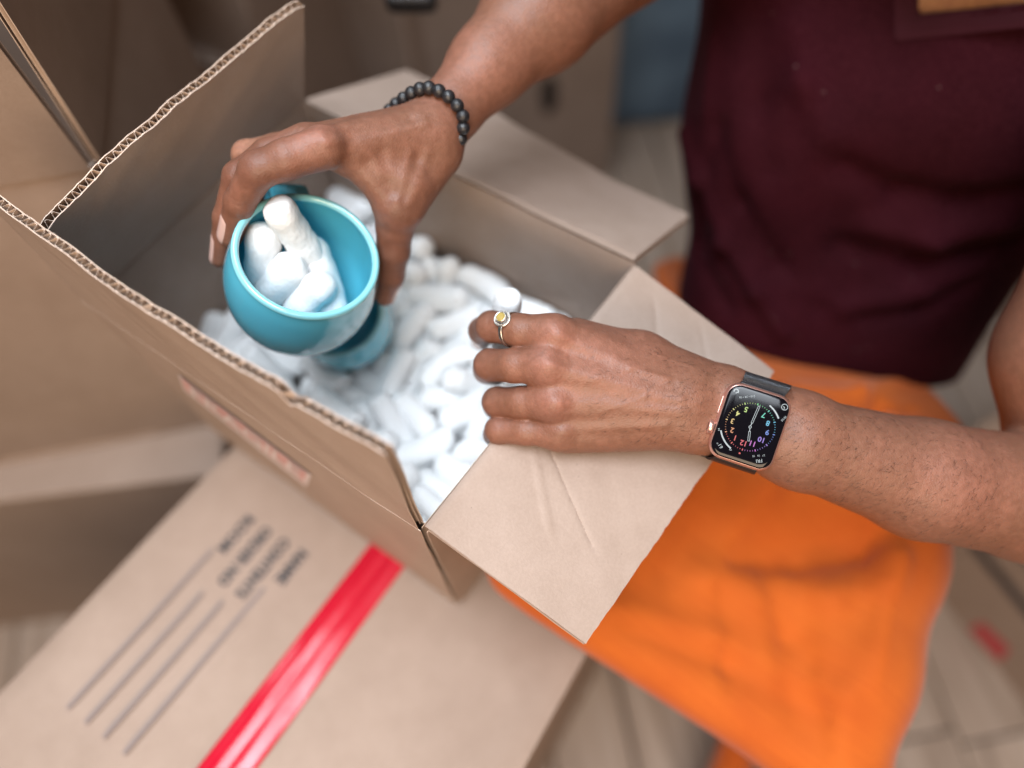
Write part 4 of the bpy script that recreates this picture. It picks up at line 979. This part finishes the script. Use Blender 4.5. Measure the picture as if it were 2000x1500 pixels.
def place_peanut(a, b_, r, me, label, group="white packing peanuts in the open box"):
    a = Vector(a); b_ = Vector(b_); d = (b_ - a); o = bpy.data.objects.new("packing_peanut", me); COL.objects.link(o)
    q = Vector((1, 0, 0)).rotation_difference(d.normalized()); spin = random.uniform(0, 6.28)
    s = r / .0094
    o.matrix_world = Matrix.Translation((a + b_) / 2) @ q.to_matrix().to_4x4() @ Matrix.Rotation(spin, 4, 'X') @ Matrix.Diagonal((d.length / .0285 * .72 + s * .28, s, s, 1))
    tag(o, label, "packing peanut", group); return o
for k, row in enumerate(PEA.split(",")):
    v = [float(x) for x in row.split()]
    place_peanut([v[0] / 1000, v[1] / 1000, v[2] / 1000 + .006], [v[3] / 1000, v[4] / 1000, v[5] / 1000 + .006], v[6] / 10000 * 1.03, PM[k % len(PM)], PEA_LABEL.get(k, "white packing peanut buried in the heap, mostly hidden under other peanuts"))
def pp(p1, p2, r, seed, label, L=None, cut=0, group=None):
    a, b_ = at(*p1), at(*p2); me = peanut_mesh(seed, float(np.linalg.norm(a - b_)), r, cut, True)
    o = bpy.data.objects.new("packing_peanut", me); COL.objects.link(o); d = Vector(b_ - a)
    o.matrix_world = Matrix.Translation(Vector((a + b_) / 2)) @ Vector((1, 0, 0)).rotation_difference(d.normalized()).to_matrix().to_4x4()
    tag(o, label, "packing peanut", group); return o
pp((990, 590, 44.6), (984, 670, 47.4), .0082, 101, "white peanut pinched under the ringed index finger", cut=1)

pa_, pb_ = on_z(632, 782, .473), on_z(684, 822, .475)
place_peanut(pa_, pb_, .0090, PM[3], 'white peanut lying against the near wall just below the torn notch')
pa_, pb_ = on_z(655, 748, .470), on_z(612, 712, .470)
place_peanut(pa_, pb_, .0090, PM[6], 'white peanut lying below the underside of the held mug, beside the near wall')
# ---------------------------------------------------------------- mugs
M_TEAL, nt, b = new_mat("turquoise_glaze")
b.inputs["Base Color"].default_value = (.10, .50, .65, 1); b.inputs["Roughness"].default_value = .13; b.inputs["Specular IOR Level"].default_value = .6
b.inputs["Coat Weight"].default_value = .6; b.inputs["Coat Roughness"].default_value = .04
b.inputs["Subsurface Weight"].default_value = .08; b.inputs["Subsurface Radius"].default_value = (.002, .004, .005)
tcn = node(nt, "ShaderNodeTexCoord").outputs["Object"]; n1 = node(nt, "ShaderNodeTexNoise"); n1.inputs["Scale"].default_value = 25; nt.links.new(tcn, n1.inputs[0]); bump(nt, b, n1.outputs[0], .06, .002)
M_RIM = simple('pale_glaze', (.26, .66, .74), .12, spec=.6, coat=.6)
def frame(ax, ref):
    ax = nrm(ax); u = nrm(np.asarray(ref) - (np.asarray(ref) @ ax) * ax); return ax, u, np.cross(ax, u)
def lathe(name, O, ax, u, v, prof, mat, parent, n=72):
    V = []; F = []
    for (t, r) in prof:
        for k in range(n):
            a = 2 * math.pi * k / n; V.append(O + ax * t + (u * math.cos(a) + v * math.sin(a)) * r)
    for i in range(len(prof) - 1):
        for k in range(n): F.append((i * n + k, i * n + (k + 1) % n, (i + 1) * n + (k + 1) % n, (i + 1) * n + k))
    o = mesh_obj(name, np.array(V), F, mat, parent); fix_normals(o); return o
def spline(pts, m):
    pts = np.array(pts, float); out = []
    for i in range(len(pts) - 1):
        p0 = pts[max(i - 1, 0)]; p1 = pts[i]; p2 = pts[i + 1]; p3 = pts[min(i + 2, len(pts) - 1)]
        for k in range(m):
            t = k / m; out.append(.5 * ((2 * p1) + (-p0 + p2) * t + (2 * p0 - 5 * p1 + 4 * p2 - p3) * t * t + (-p0 + 3 * p1 - 3 * p2 + p3) * t ** 3))
    out.append(pts[-1]); return np.array(out)
rimc = at(601, 496, 42.0); axm = nrm(at(588, 551, 44.6) - rimc)
def mug(label, O, ax, hdir, handle=True, sc=1.0):
    ax, u, v = frame(ax, hdir); root = empty("mug", O + ax * .07); tag(root, label, "mug")
    outp = spline([(.0006, .0388), (.004, .0393), (.012, .0409), (.022, .0421), (.031, .0422), (.042, .0408), (.052, .0372), (.060, .0318), (.066, .0250), (.0700, .0200), (.0720, .0185), (.0745, .0188), (.0750, .0170)], 4)
    inn = spline([(.0745, .0), (.0710, .0001)], 1)
    outp = [tuple(p) for p in outp] + [(.0735, .0155), (.0725, .010), (.0723, .0)]
    lip = [(.0016 - .0026 * math.sin(a), .0372 + .0021 * math.cos(a)) for a in np.linspace(math.pi, 0, 14)]
    innp = spline([(.0660, .0), (.0655, .010), (.0625, .0200), (.056, .0290), (.047, .0350), (.036, .0385), (.022, .0388), (.010, .0375), (.002, .0358)], 4)
    prof = [tuple(p) for p in innp] + [(.0008, .0356), (.0008, .0388)] + outp
    lathe("rim", O, ax, u, v, [(t * sc, r * sc) for t, r in lip], M_RIM, root)
    lathe("bowl", O, ax, u, v, [(t * sc, r * sc) for t, r in prof], M_TEAL, root)
    if handle:
        path = spline([(.020, .0385), (.019, .048), (.022, .058), (.031, .063), (.042, .060), (.050, .050), (.053, .035)], 8) * sc
        V = []; F = []; nn = 16
        for i, (t, r) in enumerate(path):
            d = path[min(i + 1, len(path) - 1)] - path[max(i - 1, 0)]; d = d / np.linalg.norm(d); nt_ = np.array([-d[1], d[0]])
            for k in range(nn):
                a = 2 * math.pi * k / nn; x = math.copysign(abs(math.cos(a)) ** .6, math.cos(a)) * .0022 * sc; y = math.copysign(abs(math.sin(a)) ** .3, math.sin(a)) * .0112 * sc
                V.append(O + ax * (t + nt_[0] * x) + u * (r + nt_[1] * x) + v * y)
        for i in range(len(path) - 1):
            for k in range(nn): F.append((i * nn + k, i * nn + (k + 1) % nn, (i + 1) * nn + (k + 1) % nn, (i + 1) * nn + k))
        o = mesh_obj("handle", np.array(V), F, M_TEAL, root); fix_normals(o)
    return root
mug("turquoise mug held up by the raised hand, with white peanuts inside", rimc, axm, -RC[1] * 1.0 - RC[0] * .10)
m0 = at(656, 606, 51.5); m1 = at(692, 656, 57.5)
mug("second turquoise mug half buried in the peanuts beneath the held mug", m0, m1 - m0, -RC[0], handle=False, sc=.80)
gi = "peanuts lying in the held mug"
pp((548, 416, 42.0), (592, 482, 44.4), .0094, 111, "white peanut sticking up highest out of the held mug, its cut end showing", cut=1, group=gi)
pp((515, 468, 43.3), (508, 530, 44.6), .0096, 112, "white peanut in the held mug leaning against the rim beside the fingertips", group=gi)
pp((566, 528, 43.8), (530, 570, 44.8), .0100, 113, "short white peanut in the middle of the held mug", group=gi)
pp((622, 560, 44.2), (585, 600, 45.0), .0100, 114, "white peanut lowest in the held mug, partly behind the near rim", group=gi)
pp((612, 490, 45.2), (648, 592, 45.8), .0094, 115, "long white peanut in the held mug reaching down behind the others", group=gi)
pp((560, 540, 47.0), (610, 545, 47.0), .0090, 116, "white peanut at the very bottom of the held mug", group=gi)

# ---------------------------------------------------------------- bead bracelet
M_BEAD, nt, b = new_mat("lava_bead"); b.inputs["Base Color"].default_value = (.010, .011, .014, 1); b.inputs["Roughness"].default_value = .42; b.inputs["Specular IOR Level"].default_value = .7
tcn = node(nt, "ShaderNodeTexCoord").outputs["Object"]; n1 = node(nt, "ShaderNodeTexNoise"); n1.inputs["Scale"].default_value = 900; nt.links.new(tcn, n1.inputs[0]); bump(nt, b, n1.outputs[0], .5, .0006)
import bmesh
def sphere_mesh(name, r, mat, seg=20):
    bm = bmesh.new(); bmesh.ops.create_uvsphere(bm, u_segments=seg, v_segments=seg // 2 + 2, radius=r); me = bpy.data.meshes.new(name); bm.to_mesh(me); bm.free()
    me.polygons.foreach_set("use_smooth", [True] * len(me.polygons)); me.materials.append(mat); return me
BR = [(761, 215, 45.6), (773.5, 203, 45.0), (788, 192, 44.3), (803.5, 181.5, 43.6), (820.3, 173.5, 43.05), (838, 171.5, 42.65), (857.5, 177.5, 42.45), (876, 189, 42.4), (893, 206, 42.45), (904, 227, 42.65), (905, 250, 43.0), (899.7, 271, 43.5), (889, 289.5, 44.1), (877, 307, 44.7)]
br = empty("bead_bracelet", at(850, 240, 45)); tag(br, "stretch bracelet of round matte black beads with one blue bead, on the wrist", "bracelet")
bme = sphere_mesh("bead", .00375, M_BEAD)
def bead(p, me=bme, name="bead"):
    o = bpy.data.objects.new(name, me); COL.objects.link(o); o.parent = br; o.location = Vector(p - np.array(br.location)); o.rotation_euler = (random.random() * 6, random.random() * 6, 0); return o
for x, y, d in BR: bead(at(x, y, d))
M_SILVER = simple("silver", (.62, .60, .57), .25, metal=1.0); M_BLUEB = simple("blue_bead", (.01, .03, .22), .2)
sm_ = bead(at(866.5, 320, 45.2), sphere_mesh("silver_bead", .0019, M_SILVER), "silver_bead")
bb_ = bead(at(859, 328, 45.6), sphere_mesh("blue_bead", .0034, M_BLUEB), "blue_bead")
# beads round the hidden underside of the wrist
under = spline([(859, 328, 45.6), (825, 322, 47.4), (790, 282, 48.6), (768, 240, 47.4), (761, 215, 45.6)], 40); acc = 0; last = at(*under[0])
tot = [at(*p) for p in under]; lens = np.cumsum([0] + [np.linalg.norm(tot[i + 1] - tot[i]) for i in range(len(tot) - 1)]); nb_ = int(lens[-1] // .0076)
for k in range(1, nb_):
    s = lens[-1] * k / nb_; i = int(np.searchsorted(lens, s)); bead(tot[min(i, len(tot) - 1)])

# ---------------------------------------------------------------- ring on the index finger
rc = CC(1000, 644, 41.8); rax = nrm(CC(1010, 645, 41.6) - CC(960, 638, 42.9)); fo_ = np.array([-.12, -.42, -.9]); fo_ = nrm(fo_ - (fo_ @ rax) * rax); rs = np.cross(rax, fo_)
rc = CC(1000, 644, 41.9)
ring = empty("ring", c2w(rc)); tag(ring, "silver ring with a round yellow stone in a beaded setting, on the index finger", "ring")
V = []; F = []; R0 = .925; n_ = 56; m_ = 10
for i in range(n_):
    a = 2 * math.pi * i / n_; e = fo_ * math.cos(a) + rs * math.sin(a)
    for j in range(m_):
        p_ = 2 * math.pi * j / m_; V.append(rc + e * (R0 + .05 * math.cos(p_)) + rax * (.125 * math.copysign(abs(math.sin(p_)) ** .6, math.sin(p_))))
for i in range(n_):
    for j in range(m_): F.append((i * m_ + j, ((i + 1) % n_) * m_ + j, ((i + 1) % n_) * m_ + (j + 1) % m_, i * m_ + (j + 1) % m_))
o = mesh_obj("ring_band", c2w(np.array(V)), F, M_SILVER, ring); fix_normals(o)
fs = fo_
fs = nrm(fo_ * .75 + np.array([0, .02, -.5])); sc_ = rc + fo_ * (R0 + .02) - rax * .03
M_OX = simple("oxidised_silver", (.04, .05, .06), .4, metal=.8); M_STONE, nt, b = new_mat("citrine"); b.inputs["Base Color"].default_value = (.80, .62, .20, 1); b.inputs["Roughness"].default_value = .05; b.inputs["Transmission Weight"].default_value = .55; b.inputs["IOR"].default_value = 1.6
fr_ = frame(fs, rax)
def lat(name, prof, mat, n=40): return lathe(name, c2w(sc_), (np.array(fr_[0]) @ RC), (np.array(fr_[1]) @ RC), (np.array(fr_[2]) @ RC), prof, mat, ring, n)
lat("setting", [(-.0004, 0), (-.0004, .0046), (.0006, .0048), (.0011, .0046), (.0010, .0041), (.0007, .0039), (.0007, 0)], M_SILVER)
lat("setting_plate", [(.0008, .0), (.0009, .0041), (.0011, .0040), (.0012, .0)], M_OX)
for k in range(26):
    a = 2 * math.pi * k / 26; me = bpy.data.meshes.get("granule_m") or sphere_mesh("granule_m", .00042, M_SILVER, 8)
    g_o = bpy.data.objects.new("granule", me); COL.objects.link(g_o); g_o.parent = ring
    g_o.location = Vector(c2w(sc_ + fs * .11 + (fr_[1] * math.cos(a) + fr_[2] * math.sin(a)) * .37) - np.array(ring.location))
lat("bezel", [(.0010, .0031), (.0030, .0029), (.0033, .0027), (.0031, .0025), (.0012, .0025)], M_SILVER)
V = []; F = []
rings_ = [(.0031, .0026, 16), (.0039, .0018, 16)]
for (t, r, n2_) in rings_:
    for k in range(n2_): a = 2 * math.pi * (k + (.5 if t > .0035 else 0)) / n2_; V.append(c2w(sc_) + ((fs * t * 100 + (fr_[1] * math.cos(a) + fr_[2] * math.sin(a)) * r * 100) / 100) @ RC)
for k in range(16): F += [(k, (k + 1) % 16, 16 + k), ((k + 1) % 16, 16 + (k + 1) % 16, 16 + k)]
F.append(tuple(range(16, 32))); o = mesh_obj("stone", np.array(V), F, M_STONE, ring, smooth=False); fix_normals(o)

# ---------------------------------------------------------------- wristwatch
M_ROSE = simple("rose_gold_aluminium", (.72, .42, .36), .30, metal=.85)
M_GLASSB = simple("black_glass", (.003, .003, .005), .05, spec=.30, coat=0); M_MESH, nt, b = new_mat("black_steel_mesh")
wc = CC(1465, 834, 39.8)                                              # centre of the glass
ax_y = nrm(CC(1441, 906, 40.3) - CC(1489, 766, 40.05))                  # towards twelve o'clock
ax_x = CC(1409, 812, 40.45) - CC(1521, 858, 39.95); ax_x = nrm(ax_x - (ax_x @ ax_y) * ax_y)   # towards three o'clock
ax_n = nrm(np.cross(ax_x, ax_y)); ax_n = ax_n if ax_n[2] < 0 else -ax_n
ww = empty("wristwatch", c2w(wc)); tag(ww, "rose gold smartwatch with a colourful round dial and black mesh band, on the wrist", "watch")
def W(x, y, z): return c2w(wc + ax_x * x + ax_y * y + ax_n * z)          # cm on the watch
def sq(hx, hy, r, n=10):
    p = []
    for cx, cy, a0_ in ((hx - r, hy - r, 0), (-hx + r, hy - r, 90), (-hx + r, -hy + r, 180), (hx - r, -hy + r, 270)):
        for k in range(n + 1): a = math.radians(a0_ + 90 * k / n); p.append((cx + r * math.cos(a), cy + r * math.sin(a)))
    return p
HX, HY = 1.70, 2.04
def loft(name, layers, mat, parent, cap_top=True, cap_bot=True):
    V = []; F = []; n = None
    for (d, z) in layers:
        pts = sq(HX + d, HY + d, max(.2, .78 + d)); n = len(pts); V += [W(x, y, z) for x, y in pts]
    for i in range(len(layers) - 1):
        for k in range(n): F.append((i * n + k, i * n + (k + 1) % n, (i + 1) * n + (k + 1) % n, (i + 1) * n + k))
    if cap_top: F.append(tuple(range((len(layers) - 1) * n, len(layers) * n)))
    if cap_bot: F.append(tuple(range(n))[::-1])
    o = mesh_obj(name, np.array(V), F, mat, parent); fix_normals(o); sharp(o, 50); return o
case = loft("case", [(-.28, -1.02), (-.10, -.94), (-.02, -.80), (0, -.62), (0, -.34), (-.03, -.20), (-.09, -.12), (-.13, -.10)], M_ROSE, ww)
glass = loft("screen", [(-.12, -.14), (-.125, -.09), (-.16, -.035), (-.22, -.008), (-.32, .004), (-.5, .008)], M_GLASSB, ww)
# crown and side button (three o'clock side)
def tube(name, C0, ax, u, v, prof, mat, parent, n=32): return lathe(name, C0, ax, u, v, prof, mat, parent, n)
tube("crown", W(HX - .02, .62, -.42), ax_x @ RC, ax_y @ RC, ax_n @ RC, [(0, .0036), (.0008, .0041), (.0024, .0042), (.0029, .0039), (.0030, .0030), (.0028, .0029), (.0028, 0)], M_ROSE, ww)
V = [W(HX + z, y, zz_) for z in (-.02, .035) for (y, zz_) in [(-.35 + a * .0 - .62 * 0 + q[0], -.46 + q[1]) for a in (0,) for q in [(-.75, -.07), (.35, -.07), (.42, 0), (.35, .07), (-.75, .07), (-.82, 0)]]]
o = mesh_obj("side_button", np.array(V), [(0, 1, 2, 3, 4, 5)[::-1], (6, 7, 8, 9, 10, 11)] + [(i, (i + 1) % 6, 6 + (i + 1) % 6, 6 + i) for i in range(6)], M_ROSE, ww, smooth=False); fix_normals(o)
def glow(name, col, s=1.0): return simple(name, (.02, .02, .02), .3, emit=col, es=s)
G_W = glow("lit_white", (.75, .85, .88), .8); DZ = .0125
def wtext(body, x, y, size, mat, ang=0.0, bold=0.0):
    cx, cy = x, y
    def pl(a, b_): return W(cx + (a - wtext.w / 2) * math.cos(ang) - (b_ - size * .36) * math.sin(ang), cy + (a - wtext.w / 2) * math.sin(ang) + (b_ - size * .36) * math.cos(ang), DZ)
    cu = bpy.data.curves.new("t", 'FONT'); cu.body = body; cu.size = size; to = bpy.data.objects.new("t", cu); COL.objects.link(to); bpy.context.view_layer.update(); wtext.w = to.dimensions[0]; bpy.data.objects.remove(to); bpy.data.curves.remove(cu)
    return flat_text("dial_figure", body, size, glass, pl, mat, bold=bold)
cols = {12: (.95, .05, .10), 1: (.95, .08, .06), 2: (.95, .33, .10), 3: (.95, .60, .15), 4: (.90, .85, .20), 5: (.65, .95, .20), 6: (.2, .95, .3), 7: (.10, .85, .62), 8: (.08, .62, .95), 9: (.12, .30, .95), 10: (.40, .22, .95), 11: (.75, .12, .75)}
def bar(name, x1, y1, x2, y2, w_, mat, parent=None, z=DZ):
    dx, dy = x2 - x1, y2 - y1; L = math.hypot(dx, dy); nx_, ny_ = -dy / L * w_ / 2, dx / L * w_ / 2
    return mesh_obj(name, [W(x1 + nx_, y1 + ny_, z), W(x1 - nx_, y1 - ny_, z), W(x2 - nx_, y2 - ny_, z), W(x2 + nx_, y2 + ny_, z)], [(0, 1, 2, 3)], mat, parent or glass, smooth=False)
def pol(h, r): a = math.radians(30 * h); return r * math.sin(a), r * math.cos(a)
# x runs towards three o'clock, y towards twelve
for h in range(1, 13):
    m_ = glow("lit_%d" % h, cols[h], .8)
    if h != 6: wtext(str(h), *pol(h, .90), .38, m_, bold=.006)
    bar("dial_tick", *pol(h, 1.17), *pol(h, 1.27), .050, m_)
    for k in range(1, 5): bar("dial_tick", *pol(h + k / 5, 1.19), *pol(h + k / 5, 1.25), .020, m_)
def outline_hand(ang_h, r0, r1, w_):
    x0, y0 = pol(ang_h, .05); x1, y1 = pol(ang_h, r0); x2, y2 = pol(ang_h, r1); bar("dial_hand", x0, y0, x1, y1, .035, G_W, z=DZ + .002)
    a = math.radians(30 * ang_h); px_, py_ = math.cos(a) * w_ / 2, -math.sin(a) * w_ / 2
    for s in (-1, 1): bar("dial_hand", x1 + px_ * s, y1 + py_ * s, x2 + px_ * s, y2 + py_ * s, .022, G_W, z=DZ + .002)
    for (x, y) in ((x1, y1), (x2, y2)): bar("dial_hand", x - px_, y - py_, x + px_, y + py_, .022, G_W, z=DZ + .002)
outline_hand(6.15, .22, 1.16, .085); outline_hand(11.6, .22, .72, .085)
V = []; F = []
for k in range(20): a = 2 * math.pi * k / 20; V += [W(.075 * math.cos(a), .075 * math.sin(a), DZ + .002), W(.045 * math.cos(a), .045 * math.sin(a), DZ + .002)]
for k in range(20): F.append((2 * k, (2 * k + 2) % 40, (2 * k + 3) % 40, 2 * k + 1))
mesh_obj("dial_hand", np.array(V), F, G_W, glass, smooth=False)
def arc(r, h0, h1, w_, mat, cx=0, cy=0, n=10):
    V = []; F = []
    for k in range(n + 1):
        h = h0 + (h1 - h0) * k / n; a = math.radians(30 * h)
        for rr_ in (r - w_ / 2, r + w_ / 2): V.append(W(cx + rr_ * math.sin(a), cy + rr_ * math.cos(a), DZ))
    for k in range(n): F.append((2 * k, 2 * k + 1, 2 * k + 3, 2 * k + 2))
    mesh_obj("dial_arc", np.array(V), F, mat, glass, smooth=False)
arc(1.46, .75, 2.15, .075, G_W); arc(1.46, 6.75, 7.8, .075, G_W)
wtext("61°", 1.12, 1.38, .27, G_W, -.75); wtext("43", .55, 1.42, .14, G_W, -.35); wtext("94", 1.42, .62, .14, G_W, -1.1)
wtext("FRI", -.98, 1.50, .25, G_W, .45)
for k, (dx, t_) in enumerate(((-.25, "25"), (0, "26"), (.25, "27"))): wtext(t_, -.86 - dx * .9, 1.26 - abs(dx) * .0 - dx * .40, .13, G_W, .45)
wtext("210 • 34 • 06", .62, -1.42, .15, G_W, .42); wtext("30:00", -1.42, -.92, .15, G_W, 1.1 + 3.14)
G_R = glow("lit_red", (.95, .05, .05), .8); wtext("•", .05, 1.45, .40, G_R)
arc(.15, 0, 12, .03, G_W, -1.28, -1.50, 24); bar("dial_hand", -1.28, -1.50, -1.28, -1.38, .03, G_W); bar("dial_hand", -1.28, -1.50, -1.20, -1.50, .03, G_W)
arc(.11, 2, 10, .055, G_W, 1.22, -1.52, 14); bar("dial_hand", 1.12, -1.52, 1.22, -1.42, .045, G_W)
# mesh band: a strap round the wrist
b.inputs["Base Color"].default_value = (.012, .013, .015, 1); b.inputs["Roughness"].default_value = .32; b.inputs["Metallic"].default_value = .7
def strap(name, side, pts, wids, mat):
    """pts: (along watch y, height) in cm in the watch frame; extruded across x"""
    P_ = spline(pts, 10); Wd = np.interp(np.linspace(0, 1, len(P_)), np.linspace(0, 1, len(wids)), wids); V = []; F = []; n = 14
    for i, (y, z, xs) in enumerate(P_):
        d = P_[min(i + 1, len(P_) - 1)] - P_[max(i - 1, 0)]; d = d[:2] / np.linalg.norm(d[:2]); nn_ = np.array([-d[1], d[0]]) * side
        for s in (0, 1):
            for k in range(n + 1):
                x = xs + Wd[i] * (k / n - .5); V.append(W(x, y + nn_[0] * .07 * (s - .5) * 2, z + nn_[1] * .07 * (s - .5) * 2))
    m2 = 2 * (n + 1)
    for i in range(len(P_) - 1):
        for k in range(n):
            a = i * m2 + k; F.append((a, a + 1, a + 1 + m2, a + m2)); a2 = a + n + 1; F.append((a2, a2 + m2, a2 + 1 + m2, a2 + 1))
        for a, c_ in ((i * m2, i * m2 + n + 1), (i * m2 + n, i * m2 + m2 - 1)): F.append((a, c_, c_ + m2, a + m2))
    o = mesh_obj(name, np.array(V), F, mat, ww); fix_normals(o); sharp(o, 50); return o
uvn = node(nt, "ShaderNodeAttribute", attribute_name="weave"); sx = node(nt, "ShaderNodeSeparateColor"); nt.links.new(uvn.outputs["Color"], sx.inputs[0])
ph_ = math_n(nt, 'ADD', math_n(nt, 'MULTIPLY', sx.outputs[0], 3.5), math_n(nt, 'MULTIPLY', sx.outputs[1], 1.6))
sn = math_n(nt, 'SINE', math_n(nt, 'MULTIPLY', ph_, 50.0)); s2_ = math_n(nt, 'SINE', math_n(nt, 'MULTIPLY', math_n(nt, 'SUBTRACT', sx.outputs[0], math_n(nt, 'MULTIPLY', sx.outputs[1], 4.0)), 60.0))
h_ = math_n(nt, 'ADD', sn, math_n(nt, 'MULTIPLY', s2_, .35))
nt.links.new(mixc(nt, math_n(nt, 'GREATER_THAN', sn, .55), (.012, .013, .016), (.34, .37, .40)), b.inputs["Base Color"])
bump(nt, b, h_, .6, .0006)
def strap2(name, pts, wids, mat):
    o = strap(name, 1, pts, wids, mat); n = len(o.data.vertices); m2 = 30; idx = np.arange(n); i = idx // m2; k = (idx % m2) % 15
    at_ = o.data.attributes.new("weave", 'FLOAT_COLOR', 'POINT'); c_ = np.c_[i * .075 / 1.0, k / 14 * 1.25, np.zeros(n), np.ones(n)].astype(np.float32); at_.data.foreach_set("color", c_.ravel()); return o
strap2("mesh_band", [(-1.92, -.60, -.05), (-2.20, -.66, -.12), (-2.50, -1.05, -.22), (-2.66, -1.9, -.33), (-2.45, -3.1, -.33), (-1.7, -4.1, -.2), (-.6, -4.55, 0), (.2, -4.55, 0)], [2.15, 2.35, 2.45, 2.45, 2.45, 2.45], M_MESH)
strap2("mesh_band", [(1.92, -.62, .0), (2.16, -.80, .05), (2.30, -1.4, .1), (2.30, -2.4, .15), (2.00, -3.5, .12), (1.2, -4.3, .05), (.1, -4.66, 0)], [2.15, 2.4, 2.5, 2.5, 2.5], simple("black_band", (.018, .012, .012), .5))
rounded_box("band_clasp", W(1.85, 2.25, -2.9), ax_x @ RC, ax_y @ RC, ax_n @ RC, .0075, .0016, .0035, .0012, M_BLACKP, ww)
for nm in ("lug", "lug"):
    pass
rounded_box("lug", W(0, -1.99, -.60), ax_x @ RC, ax_y @ RC, ax_n @ RC, .0112, .0014, .0014, .001, M_BLACKP, ww)
rounded_box("lug", W(0, 1.99, -.60), ax_x @ RC, ax_y @ RC, ax_n @ RC, .0112, .0014, .0014, .001, M_BLACKP, ww)
